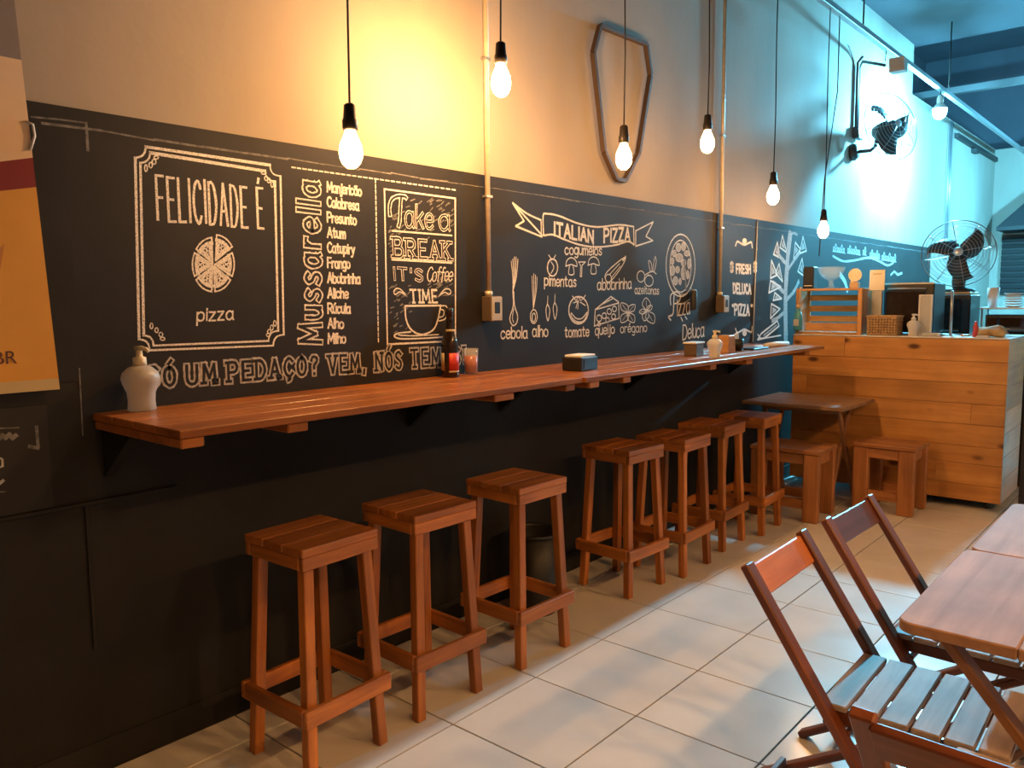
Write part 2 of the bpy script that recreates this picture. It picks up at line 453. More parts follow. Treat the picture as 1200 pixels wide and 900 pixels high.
# single-stroke alphabet: cap height 6, x height 4; '~' = smooth stroke
FONT = {
 'A': '0,0 2,6 4,0|.7,2 3.3,2', 'B': '0,0 0,6|~0,6 2.6,6 3.3,4.7 2.4,3.3 0,3.2|~0,3.2 3,3 3.8,1.6 2.8,.1 0,0',
 'C': '~3.8,5 2.6,6 .9,5.3 0,3 .9,.7 2.6,0 3.8,1', 'D': '0,0 0,6|~0,6 2.4,5.7 3.8,3 2.4,.3 0,0',
 'E': '3.4,6 0,6 0,0 3.4,0|0,3 2.6,3', 'F': '3.4,6 0,6 0,0|0,3 2.6,3', 'H': '0,0 0,6|3.8,0 3.8,6|0,3 3.8,3',
 'I': '.3,0 .3,6', 'K': '0,0 0,6|3.6,6 0,2.6|1.2,3.7 3.8,0', 'L': '0,6 0,0 3.2,0', 'M': '0,0 .4,6 2.4,1.5 4.4,6 4.8,0',
 'N': '0,0 0,6 3.8,0 3.8,6', 'O': '~2,6 .5,5 0,3 .5,1 2,0 3.5,1 4,3 3.5,5 2,6', 'P': '0,0 0,6|~0,6 2.8,5.9 3.7,4.5 2.8,3 0,2.8',
 'R': '0,0 0,6|~0,6 2.8,5.9 3.6,4.5 2.6,3 0,2.9|1.6,2.9 3.8,0', 'S': '~3.5,5.1 2.2,6 .6,5.4 .4,4.2 1.8,3.3 3.2,2.4 3.4,1 2,0 .2,.8',
 'T': '0,6 4,6|2,6 2,0', 'U': '~0,6 0,2 .6,.5 2,0 3.4,.5 3.9,2 3.9,6', 'V': '0,6 2,0 4,6', 'Z': '0,6 3.6,6 0,0 3.7,0',
 '?': '~.2,4.8 1,6 2.8,5.8 3,4.4 1.7,3.2 1.6,2|1.6,.4 1.6,0', '!': '.3,6 .3,2|.3,.4 .3,0', ',': '.5,.5 .1,-1', "'": '.4,6 .3,4.4', '.': '.2,.4 .2,0',
 'a': '~3,3 2,4 .6,3.6 0,2 .6,.3 1.8,0 3,1.2|3,4 3,.6 3.4,0', 'b': '0,6 0,0|~0,2.6 1.2,4 2.8,3.5 3,2 2.6,.4 1.2,0 0,1',
 'c': '~2.9,3.3 1.8,4 .5,3.4 0,2 .5,.5 1.8,0 3,.8', 'd': '3,6 3,0|~3,2.8 2,4 .6,3.6 0,2 .6,.3 2,0 3,1.2',
 'e': '~.1,2 3,2.2 2.6,3.6 1.5,4 .4,3.4 0,2 .5,.5 1.7,0 3,.8', 'f': '~2.8,5.6 1.9,6 1.2,5 1.2,2 1.2,-.3|0,3.8 2.4,3.8', 'g': '~3,3 2,4 .6,3.6 0,2 .6,.4 2,.2 3,1.4|~3,4 3,0 2.4,-1.8 .4,-1.6',
 'h': '0,6 0,0|~0,2.4 1.2,4 2.5,3.6 2.7,2.4 2.7,0', 'i': '.2,4 .2,0|.2,5.5 .2,5', 'j': '~1,4 1,-.8 .3,-1.8 -.4,-1.5|1,5.5 1,5', 'k': '0,6 0,0|2.6,4 0,1.6|1,2.4 2.8,0',
 'l': '.2,6 .2,0', 'm': '0,4 0,0|~0,2.6 1,4 1.9,3.6 2,2.4 2,0|~2,2.6 3,4 3.9,3.6 4,2.4 4,0', 'n': '0,4 0,0|~0,2.6 1.2,4 2.5,3.6 2.7,2.4 2.7,0',
 'o': '~1.6,4 .4,3.4 0,2 .4,.6 1.6,0 2.8,.6 3.2,2 2.8,3.4 1.6,4', 'p': '0,4 0,-2|~0,2.8 1.2,4 2.7,3.5 3,2 2.6,.5 1.2,0 0,1', 'q': '3,4 3,-2|~3,2.8 2,4 .6,3.6 0,2 .6,.3 2,0 3,1.2',
 'r': '0,4 0,0|~0,2.4 .9,3.8 2,3.8', 's': '~2.5,3.4 1.4,4 .3,3.3 .8,2.3 2.2,1.6 2.4,.6 1.3,0 0,.6', 't': '~1,5.6 1,1.2 1.5,.1 2.5,.4|0,4 2.4,4',
 'u': '~0,4 0,1.4 .8,.1 2,.3 2.7,1.6|2.7,4 2.7,0', 'v': '0,4 1.4,0 2.8,4', 'y': '0,4 1.5,.4|~3,4 1.6,.2 .8,-1.8 -.2,-1.8', 'z': '0,4 2.6,4 0,0 2.8,0',
}
FONT['É'] = FONT['E']+'|1.3,7 2.4,8.2'; FONT['Ó'] = FONT['O']+'|1.7,7 2.8,8.2'; FONT['Ç'] = FONT['C']+'|~2.2,0 2.7,-.9 1.6,-1.5'
FONT['ã'] = FONT['a']+'|~.4,5 1.1,5.6 2,5 2.8,5.6'; FONT['ú'] = FONT['u']+'|1.1,5 2,6'; FONT['é'] = FONT['e']+'|1.3,5 2.2,6'
FONT['È'] = FONT['E']+'|.8,6.7 1.3,7.4'
def glyph(ch):
    out = []; wmax = 0
    for st in FONT[ch].split('|'):
        sm = st.startswith('~')
        pts = [tuple(float(a) for a in p.split(',')) for p in st.lstrip('~').split()]
        wmax = max(wmax, max(p[0] for p in pts))
        out.append((smooth(pts, 5) if sm else pts, sm))
    return out, wmax
def chalk_text(ck, s, bl, br, tl, w_, gap=1.3, space=2.6, inner=0.0, serif=0.0, wob=.10, mi=0, slant=0.0):
    """text along bl->br (photo pixels mapped to the wall), cap height bl->tl"""
    B = np.array(P(*bl)); X = np.array(P(*br))-B; Z = np.array(P(*tl))-B
    x = 0; strokes = []
    for ch in s:
        if ch == ' ': x += space; continue
        g, gw = glyph(ch); dy = random.uniform(-wob, wob)*1.5
        for pts, sm in g:
            strokes.append(([(x+p[0]+slant*p[1], p[1]+dy+random.uniform(-wob, wob)*.5) for p in pts], sm))
        if serif:
            for pts, sm in g:
                if sm: continue
                for a, c in ((pts[0], pts[1]), (pts[-1], pts[-2])):
                    if abs(a[1]-c[1]) > 2.0 and (a[1] < .2 or a[1] > 5.8):
                        strokes.append(([(x+a[0]-serif, a[1]+dy), (x+a[0]+serif, a[1]+dy)], False))
        x += gw+gap
    W = x-gap
    for pts, sm in strokes:
        q = [tuple(B+X*(p[0]/W)+Z*(p[1]/6)) for p in pts]
        ck.ribbon(q, w_, 0, mi)
        if inner: ck.ribbon(q, w_-2*inner, 1, 1)

# --- ornate frame, FELICIDADE E, pizza
c = Chalk()
for (L, R_, T0, T1, B0, B1, k) in (((158.5, 163), (329.5, 333), 172, 192.5, 410.5, 405, 13), ((164.5, 168.5), (323, 326.5), 179, 199.5, 405, 399.5, 12)):
    # corners: TL, TR, BR, BL with scooped quarter circles
    def corner(x, y, dx, dy, k_):
        return [(x, y+dy*k_), (x+dx*k_*.55, y+dy*k_*.85), (x+dx*k_*.85, y+dy*k_*.5), (x+dx*k_*.95, y)]
    tl = corner(L[0], T0, 1, 1, k); tr = corner(R_[0]-.8, T1+1, -1, 1, k); brc = corner(R_[1]-.5, B1, -1, -1, k); blc = corner(L[1], B0, 1, -1, k)
    c.px([tl[3], tr[3]], .0095); c.px(tr[::-1], .005, True); c.px([tr[0], brc[0]], .0085); c.px(brc, .006, True)
    c.px([brc[3], blc[3]], .007); c.px(blc[::-1], .006, True); c.px([blc[0], tl[0]], .0085); c.px(tl, .006, True)
for bx, by, pts in ((0, 0, [(171, 197, 1.6, 4.0), (176.5, 193.5, 2, 3.3), (180.5, 189.5, 2.2, 3), (183, 184.5, 2.6, 1.9)]),
                    (0, 0, [(309, 202.5, 2.8, 1.7), (312, 209, 2, 2.6), (315, 211.5, 1.7, 2.8), (319, 216, 1.6, 3.3)]),
                    (0, 0, [(177.5, 382, 1.7, 3.2), (183.5, 387, 1.9, 2.8), (188.5, 392, 2.2, 2.6), (190.5, 397, 2.8, 1.8)]),
                    (0, 0, [(322, 379, 1.6, 3.4), (318.5, 384, 1.7, 3), (315.5, 388.5, 2, 2.4), (314.5, 392.5, 2.4, 1.8)])):
    for (x, y_, rx, ry) in pts: c.ell(x, y_, rx, ry, .0042, n=10)
c.build('chalk_frame', 'double chalk frame with scooped corners and small leaf sprays')
c = Chalk(); chalk_text(c, 'FELICIDADE È', (185, 257), (309, 268), (182.5, 205), .0085, gap=2.1, space=4.0)
c.build('chalk_lettering', 'chalk words FELICIDADE É in tall thin capitals')
c = Chalk(); chalk_text(c, 'pizza', (231, 376), (273.5, 374.5), (229.5, 361), .006, gap=1.1, slant=.12)
c.build('chalk_lettering', 'chalk word pizza in small script')
c = Chalk()
pcx, pcy = 250, 310
for k in range(6):
    a0 = -90+60*k+3; a1 = a0+54; ox, oy = (2, -3) if k == 0 else (0, 0)
    am = math.radians((a0+a1)/2); cx_, cy_ = pcx+ox+1.5*math.cos(am), pcy+oy+1.9*math.sin(am)
    rx, ry = 23, 30
    def arc(f_): return [(cx_+rx*f_*math.cos(math.radians(a0+(a1-a0)*t/6)), cy_+ry*f_*math.sin(math.radians(a0+(a1-a0)*t/6))) for t in range(7)]
    c.px([(cx_, cy_)]+arc(1)+[(cx_, cy_)], .0055)
    c.px(arc(.80), .012)
    a_in = arc(.76); c.px([a_in[1], (cx_+3*math.cos(am), cy_+4*math.sin(am)), a_in[5]], .010)
    for f_, da, rr in ((.62, -11, 2.4), (.60, 10, 2.3), (.36, 3, 2.1)):
        aa = am+math.radians(da); c.ell(cx_+rx*f_*math.cos(aa), cy_+ry*f_*math.sin(aa), rr, rr*1.25, .0045, n=10)
c.build('chalk_pizza', 'chalk drawing of a round pizza cut in six slices')
# --- Mussarella and the topping list
c = Chalk(); chalk_text(c, 'Mussarella', (376.5, 401), (373.5, 215), (351.5, 401.5), .0235, gap=2.1, inner=.0062, wob=.05)
c.build('chalk_lettering', 'outlined chalk word Mussarella running upward')
items = ['Manjericão', 'Calabresa', 'Presunto', 'Atum', 'Catupiry', 'Frango', 'Abobrinha', 'Aliche', 'Rúcula', 'Alho', 'Milho']
rights = [423.5, 420.5, 417.5, 404.5, 415.5, 410, 422, 408, 410.5, 402.5, 405]
for k, (s_, rx) in enumerate(zip(items, rights)):
    yb = 224.5+17.8*k; x0 = 383.5+.12*k; sl = (345-yb)/(1425-x0)
    c = Chalk(); chalk_text(c, s_, (x0, yb), (rx, yb+sl*(rx-x0)+.5), (x0-.2, yb-11.5), .0072, gap=.9)
    c.build('chalk_lettering', 'chalk topping name %s in the list' % s_)
c = Chalk()
for (a, b_, n_) in (((342, 196), (536, 223), 30), ((440, 210), (443.5, 403), 30)):
    for k in range(n_):
        f0 = k/n_; f1 = (k+.62)/n_
        c.px([(a[0]+(b_[0]-a[0])*f0, a[1]+(b_[1]-a[1])*f0), (a[0]+(b_[0]-a[0])*f1, a[1]+(b_[1]-a[1])*f1)], .0055)
c.build('chalk_dashes', 'dashed chalk lines around the topping list')
# --- Take a BREAK panel
c = Chalk(); c.px([(450.5, 221.5), (533.5, 232.5), (533.8, 399.5), (454, 403.5)], .0075, closed=True)
c.px([(460, 270.5), (529.5, 276)], .007); c.px([(459.5, 304), (529.5, 308)], .008)
for k in range(170):
    f_ = random.choice([(455, 520, 228, 300), (500, 530, 235, 265), (456, 480, 340, 395), (455, 466, 250, 300), (500, 530, 318, 335), (456, 530, 335, 350)])
    x, y_ = random.uniform(f_[0], f_[1]), random.uniform(f_[2], f_[3]); a = random.uniform(-.9, -.2)
    if y_ < 222+.13*(x-450)+5: y_ += 8
    l = random.uniform(2, 6); c.px([(x, y_), (x+l*math.cos(a), y_+l*math.sin(a))], .005, lev=-.4, mi=3)
c.build('chalk_frame', 'thin rectangular chalk frame with rubbed chalk shading')
c = Chalk()
for pts in ([(457, 252), (456.5, 243), (459, 234), (466, 230), (474, 230.5), (476, 232)], [(470, 231), (469, 245), (468.5, 258), (467, 265)]):
    c.px(pts, .019, True)
    c.px(pts, .009, True, lev=1, mi=1)
chalk_text(c, 'ake', (475, 266), (507, 268.5), (475, 239), .0125, gap=1.0, inner=.0034, wob=.04)
chalk_text(c, 'a', (515, 269), (527, 270), (515, 243), .0135, inner=.0036, wob=.03)
c.build('chalk_lettering', 'outlined chalk words Take a in script')
c = Chalk(); chalk_text(c, 'BREAK', (462, 300.5), (528, 304.5), (461, 279), .0155, gap=1.9, inner=.0042, serif=1.0, wob=.04)
c.build('chalk_lettering', 'outlined chalk word BREAK with serifs')
c = Chalk(); chalk_text(c, "IT'S", (462, 327.5), (495, 329.5), (461, 313.5), .0125, gap=1.9, inner=.0034, wob=.04)
c.build('chalk_lettering', "outlined chalk word IT'S")
c = Chalk(); chalk_text(c, 'Coffee', (500, 329.5), (529.5, 329), (500, 313), .0052, gap=.45, slant=.25)
c.build('chalk_lettering', 'chalk word Coffee in thin script')
c = Chalk(); chalk_text(c, 'TIME', (481.5, 354.5), (512.5, 354.5), (480.5, 339.5), .0085, gap=2.0, serif=.8, wob=.04)
c.px([(477, 347.5), (470, 339.5), (464.5, 338), (461.5, 342), (463.5, 345), (469, 342), (477, 347.5)], .005, True)
c.px([(514, 347.5), (520, 340), (525.5, 338.5), (528.5, 342), (526, 345), (521, 342.5), (514, 347.5)], .005, True)
c.build('chalk_lettering', 'chalk word TIME between two curled leaves')
c = Chalk()
c.px([(475, 358.5), (517, 358)], .0075); c.px([(475, 358.5), (475.5, 372), (480, 384), (489, 391), (498, 391.5), (508, 386), (513, 375), (516.5, 358)], .0075, True)
c.px([(517, 358.5), (523, 359), (525, 367), (521, 374), (514.5, 376)], .0055, True); c.px([(516, 362.5), (520, 364), (519.5, 370), (515, 372)], .0045, True)
c.px([(481, 389), (467, 390.5), (462, 394), (470, 397), (495, 396.5), (518, 395)], .0065, True); c.px([(467, 392.5), (485, 393.5), (514, 392)], .005, True)
c.build('chalk_cup', 'chalk outline of a coffee cup on its saucer')
# --- the long line under the panels
segs = [('SÓ', (174, 452), (205, 451.5)), ('UM', (219.5, 450.5), (252.5, 448)), ('PEDAÇO?', (268, 447), (371.5, 438)), ('VEM,', (386, 437), (427, 434.5)), ('NÓS', (441, 434), (470, 431.5)), ('TEMOS!', (482, 430.5), (544, 425.5))]
for s_, a, b_ in segs:
    c = Chalk(); chalk_text(c, s_, a, b_, (a[0]-.8, a[1]-(22 if a[0] < 300 else 20)), .0235, gap=2.6, inner=.0068, serif=.95, wob=.05, mi=2)
    c.build('chalk_lettering', 'outlined chalk word %s in the long line above the shelf' % s_)
# --- ITALIAN PIZZA ribbon
c = Chalk(); W_ = .0095
c.px([(635.5, 276), (601, 238), (614, 259), (604.5, 265), (635, 277.5)], W_); c.px([(601, 238), (617, 250), (634, 258)], W_, True)
c.px([(634, 258), (634.5, 277)], .007)
c.px([(637, 276), (636.5, 253), (641, 250.5), (655, 253), (678, 262), (700, 266), (725, 263.5), (742.5, 265.5)], W_, True)
c.px([(742.5, 265.5), (743, 287)], W_); c.px([(637, 276), (648, 275), (660, 280), (680, 287), (700, 289.5), (722, 287), (736, 283), (743, 287)], W_, True)
c.px([(745, 270.5), (765.5, 260), (757, 277), (765, 282), (745, 288.5), (745, 270.5)], .0085)
c.build('chalk_ribbon', 'chalk outline of a waving ribbon banner')
c = Chalk(); chalk_text(c, 'ITALIAN', (649.5, 275.5), (695, 284.5), (649.5, 260.5), .0145, gap=1.5)
c.build('chalk_lettering', 'bold chalk word ITALIAN inside the ribbon')
c = Chalk(); chalk_text(c, 'PIZZA', (708, 284), (738, 282), (708, 268.5), .0145, gap=1.5)
c.build('chalk_lettering', 'bold chalk word PIZZA inside the ribbon')
def word(s_, bl, br, h_, w_=.0075, **kw):
    c = Chalk(); chalk_text(c, s_, bl, br, (bl[0], bl[1]-h_), w_, gap=1.0, **kw); c.build('chalk_lettering', 'chalk word %s beside the ingredient drawings' % s_)
word('cogumelos', (662, 298), (705, 299), 12); word('pimentas', (638, 334.5), (675, 336), 12.5); word('abobrinha', (700, 340), (740, 338), 13)
word('azeitonas', (744, 344), (772, 345), 9.5, .0062); word('cebola', (587, 397), (618, 396), 13.5); word('alho', (624, 394.5), (642, 394.5), 13)
word('tomate', (662, 395), (690, 394), 12); word('queijo', (697.5, 392.5), (720, 390.5), 11.5); word('orégano', (727, 390), (758, 388.5), 10.5, .0065)
# ingredients
c = Chalk()
for dx in (-4, -2, 0, 2, 4): c.px([(603+dx, 300+abs(dx-1)*1.2), (603+dx*.5, 325), (601, 342)], .0045, True)
c.px([(601, 342), (601.5, 358), (597.5, 372), (599, 379), (602, 381.5), (605.5, 378), (606.5, 370), (603, 358), (602, 342)], .0065, True)
c.px([(602, 362), (600.5, 372), (602, 378)], .0045, True); c.build('chalk_onion', 'chalk drawing of a spring onion')
c = Chalk()
for dx in (-2.5, -.5, 1.5, 3.2): c.px([(626+dx, 320+abs(dx)*1.5), (626+dx*.8, 340), (625, 362)], .0045, True)
c.ell(625.5, 371, 4, 8, .006); c.ell(625.5, 372, 2, 5, .006); c.build('chalk_garlic', 'chalk drawing of a garlic bulb with its leaves')
c = Chalk()
c.ell(647.5, 313.5, 6, 10, .008); c.px([(643, 299), (646, 303), (648, 304), (651, 299)], .0055, True); c.px([(646, 307), (649, 313), (646, 320)], .006, True)
for x, y0 in ((642, 347), (650.5, 345)):
    c.px([(x, y0), (x-.5, y0+10)], .005); c.px([(x-.5, y0+9), (x-2.3, y0+17), (x, y0+29), (x+2.3, y0+17), (x-.5, y0+9)], .006, True)
c.build('chalk_peppers', 'chalk drawing of one round and two thin peppers')
c = Chalk()
for x, y0 in ((669.5, 302), (695.5, 301)):
    c.px([(x-6.5, y0+10), (x-5, y0+3), (x, y0), (x+5, y0+3), (x+6.5, y0+10), (x, y0+8), (x-6.5, y0+10)], .006, True)
    c.px([(x-2, y0+9), (x-3, y0+19), (x+3, y0+19), (x+2, y0+9)], .006, True)
c.px([(678, 307), (686, 307), (682, 311), (681.5, 324), (680, 324), (680.5, 311), (678, 307)], .006)
c.build('chalk_mushrooms', 'chalk drawing of three mushrooms')
c = Chalk()
c.px([(711, 331), (709, 323), (715, 315), (728, 304), (733, 302), (730, 310), (722, 322), (714, 331), (711, 331)], .0065, True)
c.px([(714, 322), (726, 309)], .005); c.px([(716, 326), (727, 312)], .005); c.ell(713, 326, 3.5, 4.5, .005); c.px([(730, 305), (733, 301)], .012)
c.build('chalk_courgette', 'chalk drawing of a striped courgette')
c = Chalk()
c.ell(751, 324, 4.5, 6.5, .006); c.ell(760.5, 329, 5, 6.5, .007); c.px([(756, 322), (764, 318), (769, 321)], .006, True)
for a in ([(762, 318), (760, 306), (763, 308), (764, 317)], [(765, 317), (767.5, 301), (769, 306), (767, 317)]): c.px(a, .006, True, True)
c.build('chalk_olives', 'chalk drawing of two olives with leaves')
c = Chalk()
c.ell(678, 363.5, 11.5, 16, .0085); c.px([(671, 347), (675, 352), (678, 348), (681, 352), (686, 346)], .006, True); c.px([(678, 352), (677, 362)], .006)
c.px([(669.5, 367), (675, 373), (682, 373), (688, 366), (684, 376), (676, 377), (670, 372)], .007, True, True); c.px([(672, 355), (677, 353), (675, 361)], .006)
c.px([(680, 354), (686, 358)], .006); c.build('chalk_tomato', 'chalk drawing of a tomato')
c = Chalk()
c.px([(696.5, 382), (697.5, 363), (716, 347.5), (725, 354), (725.5, 373), (696.5, 382)], .0075); c.px([(697.5, 363), (725, 355)], .007); c.px([(703, 358), (718, 350)], .006)
for x, y_, r_ in ((702, 373, 3), (708, 370, 2.6), (714, 365, 2.6), (720, 362, 2.5), (712, 375, 2.2), (719, 371, 2.4), (702, 380, 1.6)): c.ell(x, y_, r_, r_*1.3, .0065, n=10)
c.build('chalk_cheese', 'chalk drawing of a cheese wedge with holes')
c = Chalk()
for cx_, cy_, sp in ((736, 366, ((-8, -11), (8, -9), (-8, 12), (7, 12), (0, 5))), (758, 364, ((-1, -15), (-9, 2), (-3, 12), (8, 15), (6, -6)))):
    for dx, dy in sp:
        nx, ny = -dy*.32, dx*.32
        q = [(cx_, cy_), (cx_+dx*.5+nx, cy_+dy*.5+ny), (cx_+dx, cy_+dy), (cx_+dx*.5-nx, cy_+dy*.5-ny), (cx_, cy_)]
        c.px(q, .0055, True); c.px([(cx_, cy_), (cx_+dx*.8, cy_+dy*.8)], .005, mi=2)
c.build('chalk_oregano', 'chalk drawing of oregano leaves')
# --- oval pizza, Pizza Deluca, little signs
c = Chalk(); c.ell(797.5, 311, 17, 36.5, .009, n=28); c.ell(797.5, 312, 12.5, 30.5, .0075, n=24)
for x, y_, rx, ry in ((795, 290, 3, 5), (801, 289, 2.6, 5), (790, 297, 2.4, 4), (805, 297, 3.4, 3.2), (796, 302, 4.5, 5), (788, 306, 2, 4), (807.5, 309, 2, 6), (788, 317, 3, 6), (794, 316, 2.5, 4), (801, 308, 3, 4), (806, 322, 1.6, 5), (791.5, 329, 3, 5), (797, 330, 1.5, 4), (801, 320, 3, 8)):
    c.ell(x, y_, rx, ry, .006, n=10, fill=True, mi=2); c.ell(x, y_, rx, ry, .0042, n=10)
c.px([(797, 345), (804, 344), (810, 338), (811, 347), (805, 353), (799, 356)], .006, True, mi=2); c.px([(802, 306), (804, 340)], .018, mi=3)
c.build('chalk_pizza', 'chalk drawing of an oval pizza full of toppings')
c = Chalk(); c.px([(786, 375), (783.5, 371), (788.5, 368), (789.5, 355), (790, 344)], .011, True); c.px([(786, 357), (786, 346), (793, 342), (797.5, 347), (795, 354), (790.5, 356)], .0095, True)
chalk_text(c, 'izza', (793.5, 370), (808.5, 367.8), (793.5, 350), .0095, gap=1.0); c.px([(798, 372), (800, 376)], .009); c.px([(803, 371), (805, 374)], .009)
c.build('chalk_lettering', 'chalk word Pizza below the oval pizza')
c = Chalk(); chalk_text(c, 'Deluca', (800, 398), (825, 394), (800.5, 381), .0095, gap=.8); c.build('chalk_lettering', 'chalk word Deluca in script')
for s_, bl, br, h_, extra in (('FRESH', (863, 320), (879.5, 320.5), 10, 1), ('DELUCA', (859.5, 343), (880, 344.5), 11, 0), ('PIZZA', (861, 369), (878, 369.5), 12, 2)):
    c = Chalk(); chalk_text(c, s_, bl, br, (bl[0]-.3, bl[1]-h_), .017, gap=1.6)
    if extra == 1:
        for x, d in ((858.5, -1), (884, 1)):
            for dy in (0, 4, 8): c.ell(x+d*1.0, 309+dy, 2.2, 3.2, .006, fill=True, n=8)
    if extra == 2:
        for x in (859, 881): c.ell(x, 358, 1.6, 2.2, .006, fill=True, n=8)
    c.build('chalk_lettering', 'small bold chalk word %s in the column' % s_)
for y0, sg, nm in ((284, 1, 'chalk_scroll'), (389, -1, 'chalk_scroll')):
    c = Chalk(); c.px([(862, y0+4*sg), (864, y0-1*sg), (868, y0+1*sg), (872.5, y0+3*sg), (877, y0+1*sg), (880.5, y0), (881.5, y0+6*sg)], .014, True)
    c.ell(872.5, y0-1.5*sg, 2.6, 3.5, .008, fill=True, n=10); c.build(nm, 'small chalk scroll ornament')
# --- slices on a branching stem
c = Chalk()
stem = [(921, 398), (920.5, 350), (922, 318), (924, 292), (926, 275)]
c.px(stem, .075, True, mi=2); c.px([(921, 345), (914, 338), (906, 331)], .035, True, mi=2); c.px([(921, 352), (930, 342), (936, 330)], .035, True, mi=2)
c.px([(922, 310), (916, 303), (911, 296)], .035, True, mi=2); c.px([(922, 318), (930, 306), (936, 298)], .03, True, mi=2); c.px([(920, 365), (912, 372), (905, 376)], .03, True, mi=2)
c.px([(926, 275), (930, 273), (934, 275)], .02, True, mi=2)
for tri in ([(911, 284), (906.5, 298), (914, 302)], [(904, 305), (903, 326), (911, 322)], [(913, 309), (909, 320), (917, 330)], [(903, 329), (901, 343), (915, 336)], [(917, 276), (914, 290), (922, 296)], [(932, 284), (930, 304), (938, 292)], [(941, 277), (937, 297), (945, 294)], [(940, 303), (935, 318), (943, 324)], [(908, 343), (906, 352), (916, 350)], [(904, 356), (903, 373), (914, 362)]):
    c.px(tri, .014, closed=True); c.pfill([((3*x+tri[0][0]+tri[1][0]+tri[2][0])/6, (3*y_+tri[0][1]+tri[1][1]+tri[2][1])/6) for x, y_ in tri], mi=2)
c.build('chalk_tree', 'chalk tree carrying pizza slices as leaves')
c = Chalk(); c.px([(888, 398), (892, 391), (911, 376), (913, 382), (896, 396), (888, 398)], .014); c.px([(895, 393), (910, 381)], .012, mi=2); c.px([(888, 392), (892, 397), (915, 393)], .012)
c.build('chalk_cutter', 'chalk drawing of a flat tool beside the slice tree')
c = Chalk()
for x0, x1, y0 in ((976, 990, 293), (993, 1008, 295), (1011, 1015, 297), (1019, 1031, 300), (1033, 1050, 303)):
    n_ = int((x1-x0)/2.4)+1; q_ = []
    for k in range(n_*8+1):
        a = 2*PI*k/8; xx = x0+(x1-x0)*k/(n_*8); hh = 5.0 if (k//8) % 3 == 1 else 3.0
        q_.append((xx+1.3*math.sin(a), y0+.16*(xx-x0)-hh*(1-math.cos(a))*.9+1.5))
    c.px(q_, .013)
c.px([(976, 300), (988, 306), (1002, 305), (1018, 302), (1030, 306), (1040, 311), (1047, 308)], .02, True); c.px([(1044, 322), (1048, 318), (1052, 322), (1057, 320)], .025)
c.px([(985, 322), (990, 330), (993, 340)], .05, True, mi=2)
c.build('chalk_scribble', 'cursive chalk writing above a wavy line behind the counter', ('chalk_soft', 'chalkboard', 'chalk_soft', 'chalk_faint'))
# old chalk and plaster ridge near the top edge, marks at the banner end
c = Chalk()
prev = None
for k in range(60):
    y0 = .9+k*.16
    c.ribbon([(y0, 1.957+random.uniform(-.004, .004)), (y0+.16, 1.957+random.uniform(-.004, .004))], random.choice([.003, .005, .007]), mi=3)
c.build('chalk_ridge', 'faint pale line along the top of the chalkboard')
c = Chalk(); c.px([(37, 137), (70, 140), (101, 144)], .005, mi=3); c.px([(101, 144), (103, 176)], .008, mi=3)
c.build('plaster_mark', 'faint angular mark near the banner')
c = Chalk(); c.px([(93, 432), (97, 510)], .004, mi=3)
c.build('plaster_mark', 'faint vertical seam near the banner')
box('ledge', (.012, .2, .851), (.010, 2.06, .012), 'black_paint', board, .002)
box('ledge', (.012, .95, .62), (.010, .012, .45), 'black_paint', board, .002)
poster = thing('menu_poster', 'dark poster with faded white lettering below the banner', 'poster', (.008, .55, .9))
box('sheet', (.002, 0, .11), (.004, .62, .30), 'poster_dark', poster, 0)
c = Chalk(); c.px([(-30, 503), (21, 501)], .004, mi=3); c.px([(42, 500), (44, 522)], .008, mi=3); c.px([(-30, 577), (5, 576)], .004, mi=3)
c.px([(-10, 512), (-6, 509), (-2, 514), (2, 510), (6, 513), (10, 509), (14, 513), (18, 510)], .012, mi=3); c.px([(0, 537), (2, 538), (2.5, 546), (0, 547)], .006, mi=2)
c.px([(-2, 567), (3, 563)], .008, mi=2); c.px([(34, 523), (44, 525)], .01, mi=3)
for i, v in enumerate(c.v): c.v[i] = (v[0]+.0045, v[1], v[2])
o = c.build('print', None); o.parent = poster; o.matrix_parent_inverse = Matrix.Translation((-.008, -.55, -.9))

# ------------------------------------------------------------------ bar shelf
ZS = 1.122; XS = .548
def shelf(label, y0, y1, xf, cleats, nb=4):
    t = thing('bar_shelf', label, 'shelf', (.009, y0, ZS)); L = y1-y0; wdt = (xf-.009)/nb
    for k in range(nb):
        box('board', (wdt*(k+.5), L/2, -.011), (wdt-.0012, L, .022), 'shelf_wood', t, .002)
    for (a, b_) in cleats:
        bm = bmesh.new(); bm_box(bm, (xf/2-.008, (a+b_)/2-y0, -.036), (xf-.016, b_-a, .028), .004)
        link('cleat', finish(bm, 'cleat'), 'shelf_wood', t)
    for (a, b_) in cleats[::2]:
        yc = (a+b_)/2-y0
        prism('bracket', [(0.003, -.05), (.20, -.05), (.003, -.20)], .03, 'black_metal', t, (0, yc+.015, 0), (PI/2, 0, 0))
    return t
shelf('long reddish wooden wall shelf carrying the frosted soap dispenser and brown bottle', .985, 2.74, XS, [(.99, 1.055), (1.31, 1.38), (2.20, 2.31), (2.64, 2.70)])
shelf('long reddish wooden wall shelf carrying the napkin dispenser and white dispenser', 2.752, 5.52, XS+.012, [(2.79, 2.86), (3.05, 3.11), (3.88, 3.95), (4.32, 4.40), (5.2, 5.27)])

